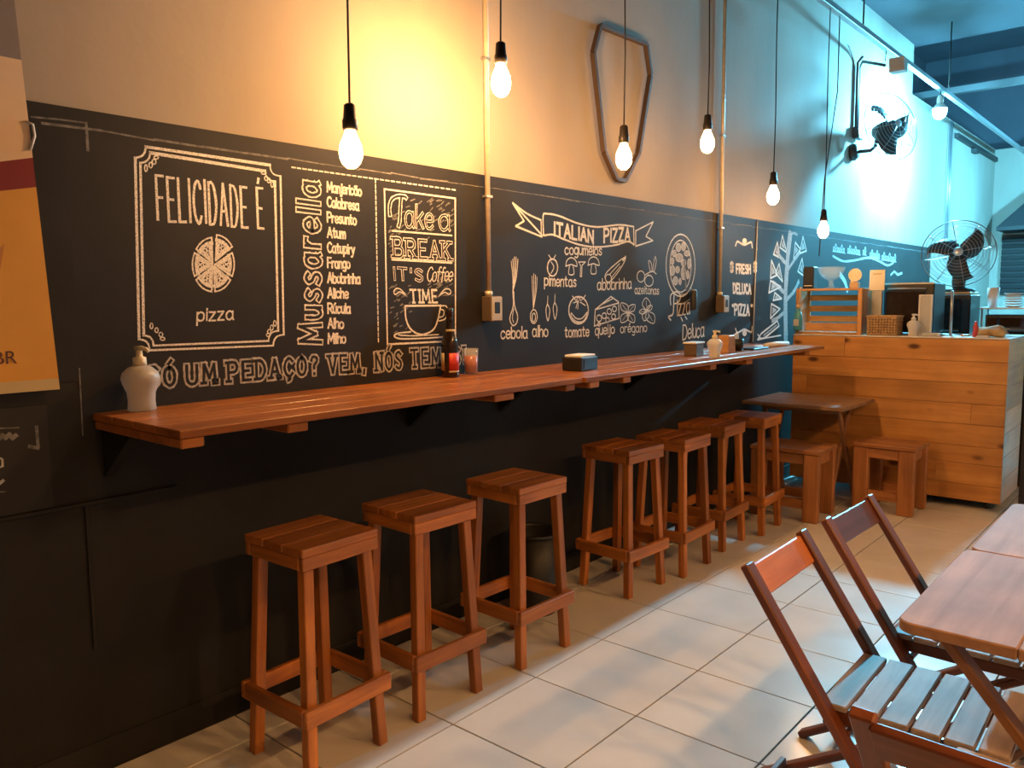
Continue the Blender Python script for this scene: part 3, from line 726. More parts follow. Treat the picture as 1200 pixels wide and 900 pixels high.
# ------------------------------------------------------------------ bar stools
def make_stool(label, wx, wy):
    t = thing('bar_stool', label, 'bar stool', group='bar stools under the wall shelf')
    S, Hh = .295, .725
    nb = 3; bw = S/nb
    for k in range(nb):
        box('seat_board', (-S/2+bw*(k+.5), 0, Hh-.0125), (bw-.0016, S, .025), wy, t, .003)
    for s in (-1, 1):
        box('apron', (s*(S/2-.012), 0, Hh-.025-.0205), (.020, S-.004, .040), wy, t, .002)
        box('apron', (0, s*(S/2-.012), Hh-.025-.0205), (S-.050, .020, .040), wx, t, .002)
    top, bot = .112, .140
    for sx in (-1, 1):
        for sy in (-1, 1):
            bar('leg', (sx*top, sy*top, Hh-.026), (sx*bot, sy*bot, .002), .036, .036, wx, t, .003, up=(0, 1, 0))
    z = .215; o_ = .112+(.140-.112)*(1-z/Hh)+.018+.010
    for s in (-1, 1):
        box('stretcher', (s*o_, 0, z), (.020, 2*o_+.018, .055), wy, t, .003)
        box('stretcher', (0, s*o_, z), (2*o_-.022, .020, .055), wx, t, .003)
    return t
st_l = make_stool('orange-brown wooden bar stool at the row end below the soap dispenser', 'stool_x', 'stool_y')
st_d = make_stool('wooden bar stool', 'stool_x', 'stool_y')
stool_at = [(.415, 1.465, 0.04, 'l', 'orange-brown wooden bar stool at the row end below the soap dispenser'),
            (.405, 1.935, -.03, 'l', 'reddish wooden bar stool with a split front board, second from the soap dispenser end'),
            (.420, 2.460, -.02, 'l', 'wooden bar stool with a bright front board beside the black bin'),
            (.340, 3.375, -.06, 'd', 'wooden bar stool just past the black bin, below the black napkin dispenser'),
            (.385, 3.800, .02, 'd', 'wooden bar stool in the middle of the close group of four'),
            (.345, 4.320, .04, 'd', 'wooden bar stool next to last before the small folding table'),
            (.385, 4.760, .05, 'd', 'wooden bar stool last in the row, beside the chunky low stool')]
first = {'l': True, 'd': True}
for (x, y_, rz, k, lab) in stool_at:
    src = st_l if k == 'l' else st_d
    if first[k]: o = src; first[k] = False
    else: o = dup(src)
    o.location = (x, y_, 0); o.rotation_euler = (0, 0, rz); o['label'] = lab

# ------------------------------------------------------------------ small folding table and chunky low stools by the counter
def folding_table(label, x0, y0, x1, y1, z, nb, topmat, legmat, axis, group=None):
    cx_, cy_ = (x0+x1)/2, (y0+y1)/2; wx, wy = x1-x0, y1-y0
    t = thing('folding_table', label, 'table', (cx_, cy_, 0), 0, group)
    if axis == 'y':
        bw = wx/nb
        for k in range(nb):
            xa, xb = -wx/2+bw*k, -wx/2+bw*(k+1); g = .0006; ya, yb = -wy/2, wy/2; rr = .035
            poly = []
            if k == 0:
                poly += [(xa+rr*(1-math.cos(a)), ya+rr*(1-math.sin(a))) for a in [PI/2*i/4 for i in range(5)]]
            else: poly += [(xa+g, ya)]
            if k == nb-1:
                poly += [(xb-rr*(1-math.sin(a)), ya+rr*(1-math.cos(a))) for a in [PI/2*i/4 for i in range(5)]]
                poly += [(xb-rr*(1-math.cos(a)), yb-rr*(1-math.sin(a))) for a in [PI/2*i/4 for i in range(5)]]
            else: poly += [(xb-g, ya), (xb-g, yb)]
            if k == 0:
                poly += [(xa+rr*(1-math.sin(a)), yb-rr*(1-math.cos(a))) for a in [PI/2*i/4 for i in range(5)]]
            else: poly += [(xa+g, yb)]
            prism('top_board', poly, .026, topmat, t, (0, 0, z-.026), bevel=.003)
    else:
        bw = wy/nb
        for k in range(nb):
            box('top_board', (0, -wy/2+bw*(k+.5), z-.012), (wx, bw-.0012, .024), topmat, t, .003)
    for s in (-1, 1):
        xx = s
        if axis == 'y':
            yy = s*(wy/2-.09)
            bar('leg', (-wx/2+.07, yy, z-.028), (wx/2-.05, yy, .004), .022, .048, legmat, t, .003, up=(0, 1, 0))
            bar('leg', (wx/2-.07, yy-s*.026, z-.028), (-wx/2+.05, yy-s*.026, .004), .022, .048, legmat, t, .003, up=(0, 1, 0))
        else:
            xx = s*(wx/2-.09)
            bar('leg', (xx, -wy/2+.17, z-.028), (xx, wy/2-.10, .004), .040, .022, legmat, t, .003, up=(1, 0, 0))
            bar('leg', (xx-s*.026, wy/2-.17, z-.028), (xx-s*.026, -wy/2+.10, .004), .040, .022, legmat, t, .003, up=(1, 0, 0))
    if axis == 'y':
        bar('crossbar', (-wx/2+.07, -wy/2+.10, z-.05), (-wx/2+.07, wy/2-.10, z-.05), .03, .035, legmat, t)
        bar('crossbar', (wx/2-.07, -wy/2+.13, z-.05), (wx/2-.07, wy/2-.13, z-.05), .03, .035, legmat, t)
    else:
        bar('crossbar', (-wx/2+.08, -wy/2+.17, z-.05), (wx/2-.08, -wy/2+.17, z-.05), .03, .035, legmat, t)
        bar('crossbar', (-wx/2+.10, wy/2-.17, z-.05), (wx/2-.10, wy/2-.17, z-.05), .03, .035, legmat, t)
    return t
folding_table('small wooden folding table in the corner against the pine counter', .03, 5.40, .74, 6.06, .72, 4, 'small_table_y', 'table_leg', 'x')
def low_stool(label, cx_, cy_, wx, wy, h_, rz=0):
    t = thing('low_stool', label, 'stool', (cx_, cy_, 0), rz, 'chunky low stools by the counter')
    nb = 3
    for k in range(nb): box('seat_board', (0, -wy/2+wy/nb*(k+.5), h_-.014), (wx, wy/nb-.0015, .028), 'block_x', t, .004)
    for sx in (-1, 1):
        for sy in (-1, 1): box('leg', (sx*(wx/2-.055), sy*(wy/2-.030), (h_-.028)/2), (.100, .050, h_-.030), 'block_z', t, .006)
    for sy in (-1, 1):
        box('rail', (0, sy*(wy/2-.030), h_-.065), (wx-.212, .036, .062), 'block_x', t, .003)
        box('rail', (0, sy*(wy/2-.030), .115), (wx-.212, .036, .060), 'block_x', t, .003)
    for sx in (-1, 1): box('side_rail', (sx*(wx/2-.050), 0, h_-.075), (.036, wy-.112, .07), 'block_x', t, .003)
    return t
low_stool('chunky low wooden stool tucked under the small folding table', .475, 5.245, .46, .36, .475, .03)
low_stool('chunky low wooden stool standing clear in front of the pine counter', .935, 5.79, .40, .34, .465, -.02)

# ------------------------------------------------------------------ pine counter
CX0, CX1, CY0, CY1, CZ0, CZ1 = .112, 1.547, 6.10, 6.72, .062, 1.172
ct = thing('counter', 'pine plank service counter with pale top at the far end of the shelf', 'counter', ((CX0+CX1)/2, CY0, 0))
cxm = (CX0+CX1)/2
box('carcass', (0, (CY1-CY0)/2+.012, (CZ0+CZ1)/2-.004), (CX1-CX0-.05, CY1-CY0-.04, CZ1-CZ0-.03), 'black_plastic', ct, 0)
rows = [.150, .145, .142, .140, .150, .120, .145, .110]; z = CZ1-.012
sc = (CZ1-.012-CZ0)/sum(rows); splits = {0: [.27], 2: [.08], 3: [.86], 5: [.62], 6: [.72], 7: [.30, .74]}
for k, h_ in enumerate(rows):
    h_ *= sc; xs = [0]+splits.get(k, [])+[1]
    for a, b_ in zip(xs, xs[1:]):
        xa, xb = CX0+(CX1-CX0)*a, CX0+(CX1-CX0)*b_
        box('plank', ((xa+xb)/2-cxm, .010+.0012*((k*7) % 3), z-h_/2), (xb-xa-.0012, .020, h_-.0022), 'pine_x', ct, .0015)
    z -= h_
for k in range(7):
    hh = (CZ1-.012-CZ0)/7
    box('side_plank', (CX1-cxm-.011, (CY1-CY0)/2+.012, CZ0+hh*(k+.5)), (.020, CY1-CY0-.02, hh-.002), 'pine_y', ct, .0015)
    box('side_plank', (CX0-cxm+.011, (CY1-CY0)/2+.012, CZ0+hh*(k+.5)), (.020, CY1-CY0-.02, hh-.002), 'pine_y', ct, .0015)
box('worktop', (0, (CY1-CY0)/2, CZ1-.005), (CX1-CX0, CY1-CY0, .010), 'white_plastic', ct, .002)
for sx in (-1, 1):
    for yy in (.10, .52):
        w_ = lathe('caster', [(0, -.012), (.024, -.012), (.029, -.006), (.029, .006), (.024, .012), (0, .012)], 'black_plastic', ct, 16, (sx*.62, yy, .0305), (0, PI/2, 0))
        box('plate', (sx*-.0, 0, .0), (.001, .001, .001), 'grey_metal', w_, 0) if False else None
        box('caster_fork', (sx*.62, yy, .056), (.034, .034, .010), 'grey_metal', ct, .001)
ZT = CZ1
# wooden rack
def rack():
    x0, x1, y0, y1, z0, z1 = .092, .582, 6.125, 6.36, ZT, 1.516
    t = thing('slatted_rack', 'honey-coloured slatted wooden rack on the counter beside the chalkboard', 'rack', ((x0+x1)/2+.022, y0, z0)); W = x1-x0-.0; Hh = z1-z0; D = y1-y0
    for s in (-1, 1):
        box('post', (s*(W/2-.016), .012, Hh/2), (.030, .022, Hh-.001), 'crate_z', t, .002)
        box('post', (s*(W/2-.016), D-.012, Hh/2), (.030, .022, Hh-.001), 'crate_z', t, .002)
        box('side', (s*(W/2-.010), D/2, Hh/2), (.014, D-.048, Hh-.004), 'crate_z', t, .002)
    box('top_rail', (0, D/2, Hh-.009), (W-.064, D, .016), 'crate_x', t, .002)
    box('base', (0, D/2, .009), (W-.064, D, .016), 'crate_x', t, .002)
    for k, (zc, hh) in enumerate(((.272, .044), (.190, .046), (.112, .046))):
        box('slat', (0, D-.012, zc), (W-.064, .014, hh), 'crate_x', t, .002)
    box('slat', (.02, .014, .055), (W-.11, .014, .062), 'crate_x', t, .002)
    return t
rack()
def on_rack(z=1.5165): return z
t = thing('loudspeaker', 'small black upright loudspeaker on top of the wooden rack', 'speaker', (.185, 6.22, 1.5165))
box('body', (0, 0, .083), (.082, .085, .165), 'black_plastic', t, .006); box('stripe', (0, -.0435, .022), (.06, .002, .006), 'paper', t, 0)
box('grille', (0, -.0435, .098), (.068, .002, .125), 'fan_dark', t, 0)
plain('thin_glass', (.75, .9, .95), .05, **{'Alpha': .13})
o = lathe('glass_bowl', [(0, .0), (.052, .0), (.054, .004), (.020, .010), (.017, .045), (.024, .060), (.070, .085), (.094, .125), (.100, .160), (.096, .161), (.090, .127), (.066, .090), (.0, .070)], 'thin_glass', None, 28, (.34, 6.23, 1.5165))
tag(o, 'clear footed glass bowl on top of the wooden rack', 'bowl')
t = thing('table_sign', 'round speech-bubble sign on a little stand on the wooden rack', 'sign', (.525, 6.2, 1.5165))
box('stand', (0, 0, .022), (.060, .05, .044), 'tan', t, .002)
pts = [(.048*math.cos(a), .048*math.sin(a)) for a in [math.radians(-100+330*i/24) for i in range(25)]] + [(-.028, -.062)]
prism('disc', pts, .005, 'cream_plastic', t, (0, 0, .095), (PI/2, 0, 0))
t = thing('table_card', 'upright cream card standing beside the wooden rack', 'card', (.655, 6.30, ZT))
box('stand', (0, .0, .165), (.075, .02, .325), 'grey_metal', t, .002); box('card', (0, -.014, .40), (.108, .006, .150), 'cream_plastic', t, .002)
o = box('stripe', (0, -.0178, .445), (.06, .001, .008), 'tan', t, 0)
# bottle hanging in front of the rack
t = thing('hanging_bottle', 'small teal bottle with cork hanging by a strap from the rack', 'bottle', (.150, 6.085, 1.20), 0)
lathe('bottle', [(0, 0), (.030, 0), (.034, .010), (.034, .105), (.028, .130), (.018, .145), (.017, .165), (0, .165)], 'teal', t, 20)
lathe('cork', [(0, .165), (.015, .165), (.017, .195), (0, .195)], 'tan', t, 16); box('label', (0, -.0345, .06), (.040, .002, .05), 'pale_sheet', t, 0)
tube('strap', [(0, 0, .19), (.006, .012, .25), (.0, .03, .3235), (.0, .05, .3235)], .006, 'tan', t)
for k in ('bottle', 'cork'): pass
# wicker basket
t = thing('wicker_basket', 'small woven wicker basket on the counter in front of the black oven', 'basket', (.745, 6.20, ZT))
bm = bmesh.new()
for s in (-1, 1):
    for k in range(7): bm_box(bm, (0, s*.076, .012+k*.0185), (.20, .008, .009)); bm_box(bm, (s*.098, 0, .012+k*.0185), (.008, .15, .009))
    for k in range(10): bm_box(bm, (-.09+k*.02, s*.078, .068), (.007, .006, .13))
    for k in range(7): bm_box(bm, (s*.1, -.065+k*.0217, .068), (.006, .007, .13))
link('weave', finish(bm, 'weave'), 'wicker', t)
box('liner', (0, 0, .065), (.186, .142, .12), 'box_brown', t, .002)
for s in (-1, 1): box('rim', (0, s*.076, .137), (.214, .014, .014), 'wicker', t, .003); box('rim', (s*.1, 0, .137), (.014, .138, .014), 'wicker', t, .003)
# black oven / coffee machine
t = thing('toaster_oven', 'black countertop oven with glass door behind the wicker basket', 'oven', (.855, 6.52, ZT))
box('body', (0, 0, .195), (.34, .32, .36), 'black_plastic', t, .008); box('door', (-.02, -.166, .185), (.27, .012, .26), 'bottle_glass', t, .003)
tube('handle', [(-.14, -.185, .335), (.12, -.185, .335)], .007, 'grey_metal', t); box('top_trim', (0, -.163, .372), (.34, .006, .012), 'grey_metal', t, .001)
for s in (-1, 1):
    for q in (-1, 1): lathe('foot', [(0, 0), (.014, 0), (.014, .016), (0, .016)], 'black_plastic', t, 12, (s*.14, q*.13, 0))
def dispenser(label, loc, s=1.0, body='frost_plastic', rz=0.0, pump='cream_plastic'):
    t = thing('pump_dispenser', label, 'dispenser', loc, rz)
    lathe('bottle', [(0, 0), (.036*s, 0), (.040*s, .006*s), (.038*s, .03*s), (.040*s, .055*s), (.052*s, .085*s), (.055*s, .100*s), (.050*s, .115*s), (.034*s, .130*s), (.020*s, .136*s), (0, .136*s)], body, t, 28)
    lathe('collar', [(0, .1365*s), (.020*s, .1365*s), (.019*s, .160*s), (.010*s, .163*s), (.009*s, .182*s), (0, .182*s)], pump, t, 20)
    bm = bmesh.new(); bm_tube(bm, [(-.016*s, 0, .187*s), (.01*s, 0, .188*s), (.028*s, 0, .185*s), (.036*s, 0, .177*s)], [.006*s, .0075*s, .006*s, .0045*s], 10)
    link('pump_head', finish(bm, 'pump', True), pump, t)
    tube('dip_tube', [(0, 0, .134*s), (.004*s, 0, .012*s)], .003*s, pump, t, 6)
    return t
dispenser('white pump dispenser standing on the counter by the wicker basket', (.94, 6.19, ZT), .80, 'frost_white', .3, 'white_plastic')
t = thing('side_panel', 'pale upright panel with white frame beside the black oven', 'panel', (.985, 6.31, ZT))
box('sheet', (0, 0, .145), (.07, .012, .27), 'pale_sheet', t, .001)
for s in (-1, 1): box('frame', (s*.040, 0, .145), (.010, .018, .29), 'white_plastic', t, .001)
box('frame', (0, 0, .286), (.0695, .018, .009), 'white_plastic', t, .001); box('frame', (0, 0, .005), (.0695, .018, .009), 'white_plastic', t, .001)
t = thing('steel_post', 'thin steel post rising from the counter edge', 'post', (1.155, 6.30, ZT))
lathe('rod', [(0, .004), (.0095, .004), (.0095, .318), (0, .32)], 'grey_metal', t, 14); lathe('flange', [(0, 0), (.024, 0), (.024, .004), (0, .004)], 'grey_metal', t, 16)
# small clutter along the counter edge
tag(box('paper_pad', (1.06, 6.20, ZT+.012), (.11, .08, .022), 'pale_sheet', None, .003), 'pale pad lying on the counter beside the white dispenser', 'pad')
o = lathe('red_bottle', [(0, 0), (.018, 0), (.020, .03), (.013, .045), (.018, .07), (.010, .085), (.008, .105), (0, .108)], 'red_plastic', None, 16, (1.325, 6.22, ZT)); tag(o, 'small red squeeze bottle on the counter', 'bottle')
tag(bar('orange_marker', (1.245, 6.20, ZT+.0085), (1.270, 6.31, ZT+.0085), .015, .015, 'orange_plastic', None, .004), 'short orange marker pen lying on the counter', 'pen')
bm = bmesh.new(); bmesh.ops.create_icosphere(bm, subdivisions=3, radius=1.0)
for v in bm.verts:
    n_ = 1+.16*math.sin(5*v.co.x+2*v.co.y)+.12*math.sin(7*v.co.y+3*v.co.z)
    v.co = Vector((v.co.x*.085*n_, v.co.y*.06*n_, max(v.co.z, -.55)*.045*n_))
zmin = min(v.co.z for v in bm.verts)
for v in bm.verts: v.co.z -= zmin
o = link('folded_cloth', finish(bm, 'folded_cloth', True), 'cloth_tan', None, (1.43, 6.23, ZT)); tag(o, 'crumpled tan cloth at the end of the counter', 'cloth')
tag(box('white_tray', (1.385, 6.15, ZT+.007), (.075, .05, .012), 'white_plastic', None, .003), 'small white tray at the counter edge in front of the cloth', 'tray')
# ------------------------------------------------------------------ kitchen behind the counter
kt = thing('kitchen_cabinet', 'dark kitchen worktop cabinet behind the service counter', 'cabinet', (1.0, 7.35, 0))
box('body', (0, 0, .55), (1.3, .62, 1.08), 'dark_grey', kt, .004); box('worktop', (0, -.01, 1.11), (1.34, .66, .04), 'grey_metal', kt, .003)
for k in range(3): box('door', (-.43+.43*k, -.318, .55), (.40, .014, .98), 'black_plastic', kt, .003)
KZ = 1.13
t = thing('electric_oven', 'black box oven carrying the table fan behind the counter', 'oven', (.955, 7.2, KZ))
box('body', (0, 0, .17), (.34, .34, .32), 'black_plastic', t, .006); box('door', (-.03, -.175, .165), (.26, .012, .27), 'bottle_glass', t, .003)
box('control_strip', (.135, -.175, .165), (.05, .010, .27), 'dark_grey', t, .002)
for s in (-1, 1):
    for q in (-1, 1): lathe('foot', [(0, 0), (.014, 0), (.014, .011), (0, .011)], 'black_plastic', t, 12, (s*.14, q*.14, 0))
tag(box('cloth_pile', (.955, 7.2, KZ+.3305+.012), (.32, .30, .022), 'tan', None, .008), 'folded brownish cloth under the fan on the black oven', 'cloth')
def blade(name, mat, parent, rot, r0, r1, wd):
    """curved fan blade in local plane XY, rotated about Z"""
    n = 8; bm = bmesh.new(); rows_ = []
    for i in range(n+1):
        f_ = i/n; r_ = r0+(r1-r0)*f_; half = wd*(.30+.70*math.sin(PI*min(1, .15+.78*f_))); sw = .55*f_*f_
        row = []
        for s in (-1, -.33, .33, 1):
            a = sw+s*half/max(r_, .05)*.75
            row.append(bm.verts.new((r_*math.cos(a), r_*math.sin(a), s*half*.35)))
        rows_.append(row)
    for a, b_ in zip(rows_, rows_[1:]):
        for k in range(3): bm.faces.new((a[k], a[k+1], b_[k+1], b_[k]))
    o = link(name, finish(bm, name, True), mat, parent, (0, 0, 0), (0, 0, rot))
    md = o.modifiers.new('thickness', 'SOLIDIFY'); md.thickness = .003
    return o
def fan_head(parent, loc, rot, R, rot0, mats=('fan_dark', 'hub_silver', 'grey_metal')):
    """cage facing local +Z; returns the sub-assembly pieces as parts of the thing"""
    E_ = Euler(rot).to_matrix(); base = Vector(loc)
    def put(o): o.location = base+E_ @ Vector(o.location); o.rotation_euler = (E_ @ Euler(o.rotation_euler).to_matrix()).to_euler(); return o
    for k in range(3): put(blade('blade', mats[0], parent, rot0+k*2*PI/3, .035, R*.86, R*.40))
    put(lathe('hub', [(0, -.02), (.048, -.02), (.048, .028), (.03, .036), (0, .036)], mats[0], parent, 20))
    put(lathe('badge', [(0, .0005), (.034, .0005), (.032, .006), (0, .006)], mats[1], parent, 20, (0, 0, R*.27)))
    for s, nr in ((1, 9), (-1, 5)):
        bm = bmesh.new()
        for i in range(nr):
            f_ = (i+1)/nr; rr = R*(.18+.82*f_); zz = s*R*(.26*(1-f_**2.2))
            bm_tube(bm, [(rr*math.cos(2*PI*k/40), rr*math.sin(2*PI*k/40), zz) for k in range(40)], .0016 if i < nr-1 else .004, 5, True)
        for k in range(8):
            a = 2*PI*k/8+.2; bm_tube(bm, [((R*(.1+.9*g))*math.cos(a), (R*(.1+.9*g))*math.sin(a), s*R*(.26*(1-((.1+.9*g-.18)/.82 if g > .1 else 0)**2.2))) for g in (0, .3, .6, .85, 1)], .0022, 5)
        put(link('guard_front' if s > 0 else 'guard_back', finish(bm, 'guard', True), mats[2], parent))
    put(lathe('motor', [(0, -.19), (.035, -.19), (.062, -.165), (.072, -.10), (.068, -.045), (.05, -.03), (0, -.03)], mats[0], parent, 24))
FZ = KZ+.3305+.024
t = thing('table_fan', 'dark table fan with round wire cage standing on the black oven', 'fan', (1.00, 7.2, FZ), 0)
lathe('base', [(0, 0), (.11, 0), (.105, .018), (.04, .035), (0, .035)], 'fan_dark', t, 24, sx=1.1); lathe('stem', [(.045, .03), (.05, .08), (.045, .17), (0, .17)], 'fan_dark', t, 20)
fan_head(t, (.0, -.06, .30), (math.radians(82), 0, math.radians(12)), .26, math.radians(20))
t2 = thing('dish_rack', 'pale wire dish rack on the kitchen worktop beside the oven', 'rack', (1.36, 7.2, KZ))
box('shelf', (0, 0, .225), (.36, .26, .014), 'brushed_panel', t2, .002)
for sx in (-1, 1):
    for sy in (-1, 1): tube('leg', [(sx*.165, sy*.115, 0), (sx*.165, sy*.115, .218)], .007, 'grey_metal', t2)
o = lathe('white_cup', [(0, 0), (.034, 0), (.044, .15), (.040, .15), (.031, .006), (0, .006)], 'white_plastic', None, 20, (1.245, 7.2, KZ+.2325)); tag(o, 'tall white plastic cup on the dish rack', 'cup')
for k in range(6):
    o = lathe('plate', [(0, 0), (.04, 0), (.065, .010), (.065, .0135), (0, .006)], 'white_plastic', None, 24, (1.385, 7.18, KZ+.2325+k*.0185)); tag(o, 'white plate in the pile of plates on the dish rack', 'plate', 'plates piled on the dish rack')
for dx, mt_, nm in ((-.04, 'green_plastic', 'green'), (.045, 'pink_plastic', 'pink')):
    o = lathe('bowl', [(0, 0), (.025, 0), (.045, .04), (.042, .04), (.022, .005), (0, .005)], mt_, None, 18, (1.30+dx, 7.06, KZ+.0)); tag(o, 'small %s plastic bowl under the dish rack' % nm, 'bowl')
t = thing('griddle', 'low black griddle on the kitchen worktop under the dish rack', 'griddle', (1.36, 7.22, KZ))
box('body', (0, 0, .09), (.30, .16, .17), 'black_plastic', t, .006); box('front', (0, -.083, .09), (.27, .006, .12), 'bottle_glass', t, .001)
for s_ in (-1, 1): box('foot', (s_*.12, 0, .0025), (.03, .12, .005), 'black_plastic', t, 0)
# slatted shutter and hood on the far wall
t = thing('slatted_shutter', 'dark slatted shutter on the far kitchen wall', 'shutter', (.95, YE-.001, 1.45))
box('backing', (0, -.015, .45), (1.6, .03, .86), 'black_plastic', t, 0)
for k in range(10): box('slat', (0, -.045, .05+k*.084), (1.6, .03, .062), 'louver_dark', t, .006, (.25, 0, 0))
hd = thing('extractor_hood', 'dark slanted extractor hood above the slatted shutter', 'hood', (1.0, YE-.001, 2.42))
bm = bmesh.new()
lo = [bm.verts.new(p) for p in ((-.82, -.62, 0), (.9, -.62, 0), (.9, 0, 0), (-.82, 0, 0))]; hi = [bm.verts.new(p) for p in ((-.25, -.34, .62), (.4, -.34, .62), (.4, 0, .62), (-.25, 0, .62))]
bm.faces.new(lo[::-1]); bm.faces.new(hi)
for k in range(4): bm.faces.new((lo[k], lo[(k+1) % 4], hi[(k+1) % 4], hi[k]))
link('canopy', finish(bm, 'canopy'), 'dark_grey', hd); box('lip', (.04, -.31, -.0305), (1.74, .64, .06), 'louver_dark', hd, .004)
box('duct', (.08, -.17, .86), (.45, .30, .475), 'dark_grey', hd, .004)

# ------------------------------------------------------------------ things on the bar shelf
dispenser('frosted pump soap dispenser at the end of the shelf by the banner', (.075, 1.105, ZS), 1.02, 'frost_plastic', .35)
t = thing('beer_bottle', 'dark brown glass bottle with red label on the shelf', 'bottle', (.075, 2.43, ZS))
lathe('glass', [(0, 0), (.034, 0), (.037, .006), (.037, .135), (.034, .16), (.020, .195), (.0155, .225), (.0145, .268), (.0165, .270), (.0165, .282), (0, .282)], 'bottle_glass', t, 28)
lathe('cap', [(.0170, .2805), (.0175, .292), (.012, .296), (0, .296)], 'black_metal', t, 18)
def band(name, r_, z0, z1, a0, a1, mat, parent):
    bm = bmesh.new(); n = 12; vv = []
    for k in range(n+1):
        a = a0+(a1-a0)*k/n; vv.append((bm.verts.new((r_*math.cos(a), r_*math.sin(a), z0)), bm.verts.new((r_*math.cos(a), r_*math.sin(a), z1))))
    for p, q in zip(vv, vv[1:]): bm.faces.new((p[0], q[0], q[1], p[1]))
    o = link(name, finish(bm, name, True), mat, parent); md = o.modifiers.new('th', 'SOLIDIFY'); md.thickness = .0006; md.offset = 1
    return o
band('label', .0373, .030, .105, -.9, .75, 'label_red', t); band('label_edge', .0373, .022, .029, -.9, .75, 'label_gold', t); band('neck_label', .0215, .195, .205, -1.6, 1.6, 'label_gold', t)
band('back_label', .0373, .030, .105, -2.6, -1.5, 'label_gold', t)
t = thing('drinking_glass', 'small glass of reddish drink beside the brown bottle', 'glass', (.050, 2.585, ZS))
lathe('tumbler', [(0, 0), (.030, 0), (.034, .115), (.0315, .115), (.0275, .008), (0, .008)], 'glass', t, 24)
lathe('drink', [(0, .0085), (.0270, .0085), (.0298, .082), (0, .082)], 'red_liquid', t, 24)
t = thing('napkin_dispenser', 'black napkin dispenser box with white napkins on top', 'napkin dispenser', (.325, 3.03, ZS), .12)
box('body', (0, 0, .032), (.105, .155, .062), 'black_plastic', t, .004); box('napkins', (0, 0, .068), (.090, .135, .012), 'paper', t, .003)
box('front_plate', (.0535, 0, .032), (.002, .11, .045), 'black_metal', t, 0)
dispenser('white pump dispenser on the shelf by the small wooden holders', (.475, 4.08, ZS), .78, 'frost_white', .4)
t = thing('napkin_box', 'small dark wooden napkin box behind the white dispenser on the shelf', 'napkin box', (.30, 4.17, ZS), .1)
box('body', (0, 0, .035), (.075, .11, .068), 'box_brown', t, .003); box('napkins', (0, 0, .075), (.08, .13, .010), 'paper', t, .002)
t = thing('wooden_holder', 'tapered light wood holder on the shelf beside the black cup', 'holder', (.26, 4.52, ZS))
prism('body', [(-.055, 0), (.055, 0), (.036, .105), (-.036, .105)], .07, 'crate_z', t, (.035, 0, 0), (PI/2, 0, PI/2), bevel=.003); box('card', (0, .02, .118), (.03, .04, .025), 'black_plastic', t, .002)
t = thing('black_cup', 'black cup holding a white card on the shelf', 'cup', (.30, 4.72, ZS))
lathe('cup', [(0, 0), (.040, 0), (.046, .075), (.043, .075), (.037, .006), (0, .006)], 'black_plastic', t, 20); box('card', (.0, -.0, .075), (.010, .050, .07), 'paper', t, .001, (.25, 0, 0))
tag(box('black_tray', (.33, 4.92, ZS+.006), (.10, .22, .010), 'black_plastic', None, .003), 'flat black tray on the shelf beside the black cup', 'tray')
t = thing('white_roll', 'crumpled white paper roll lying at the counter end of the shelf', 'paper', (.33, 5.24, ZS))
tube('roll', [(0, -.16, .016), (.01, 0, .018), (.03, .14, .017)], [.014, .018, .015], 'paper', t, 12); box('loose_sheet', (-.05, -.08, .004), (.09, .18, .004), 'paper', t, .001, (0, 0, .2))
# black bin between the stools
t = thing('waste_bin', 'round black waste bin on the floor between the bar stools', 'bin', (.215, 2.83, 0))
lathe('body', [(0, 0), (.095, 0), (.105, .012), (.120, .37), (.113, .37), (.098, .015), (0, .015)], 'bin_black', t, 28); lathe('rim', [(.113, .3705), (.126, .3705), (.126, .385), (.113, .385), (.113, .3705)], 'bin_black', t, 28)

# ------------------------------------------------------------------ banner at the left
t = thing('wall_banner', 'yellow and cream hanging banner with a dark red stripe', 'banner', (.018, .895, 1.215), 0)
ang = math.radians(1.9); WB = .75
def bstrip(name, z0, z1, sl0, sl1, mat):
    """full-width strip; the right border leans with the banner, sl = rise towards the left edge"""
    def xr(z): return -.048*(z/1.05)
    poly = [(xr(z0), z0), (xr(z1), z1), (xr(z1)-WB, z1+sl1), (xr(z0)-WB, z0+sl0)]
    o = prism(name, poly, .002, mat, t, (0, 0, 0), (PI/2, 0, PI/2)); return o
bstrip('bottom_bar', -.012, .020, 0, 0, 'label_gold')
bstrip('yellow_field', .020, .560, 0, -.16, 'banner_yellow'); bstrip('red_stripe', .560, .640, -.16, -.19, 'banner_red')
bstrip('cream_field', .640, .90, -.19, .0, 'banner_cream'); bstrip('grey_field', .90, 1.9, 0, 0, 'banner_grey')
prism('cone_picture', [(-.155, .50), (-.140, .47), (-.20, .18), (-.34, .16), (-.42, .50)], .001, 'banner_peach', t, (.0025, 0, 0), (PI/2, 0, PI/2))
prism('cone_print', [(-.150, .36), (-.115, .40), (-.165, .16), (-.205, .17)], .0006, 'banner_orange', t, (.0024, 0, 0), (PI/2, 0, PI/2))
fc = bpy.data.curves.new('lettering', 'FONT'); fc.body = '.COM.BR'; fc.size = .052; fc.align_x = 'RIGHT'; fc.extrude = .0003
fo = bpy.data.objects.new('lettering', fc); col.objects.link(fo); fc.materials.append(M['banner_text'])
dg = bpy.context.evaluated_depsgraph_get(); me = bpy.data.meshes.new_from_object(fo.evaluated_get(dg)); bpy.data.objects.remove(fo)
me.materials.clear(); link('lettering', me, 'banner_text', t, (.0035, -.105, .070), (PI/2, 0, PI/2))
tube('tie', [(.004, -.035, .66), (.006, -.022, .70), (.006, -.025, .73), (.004, -.04, .735)], .004, 'paper', t)

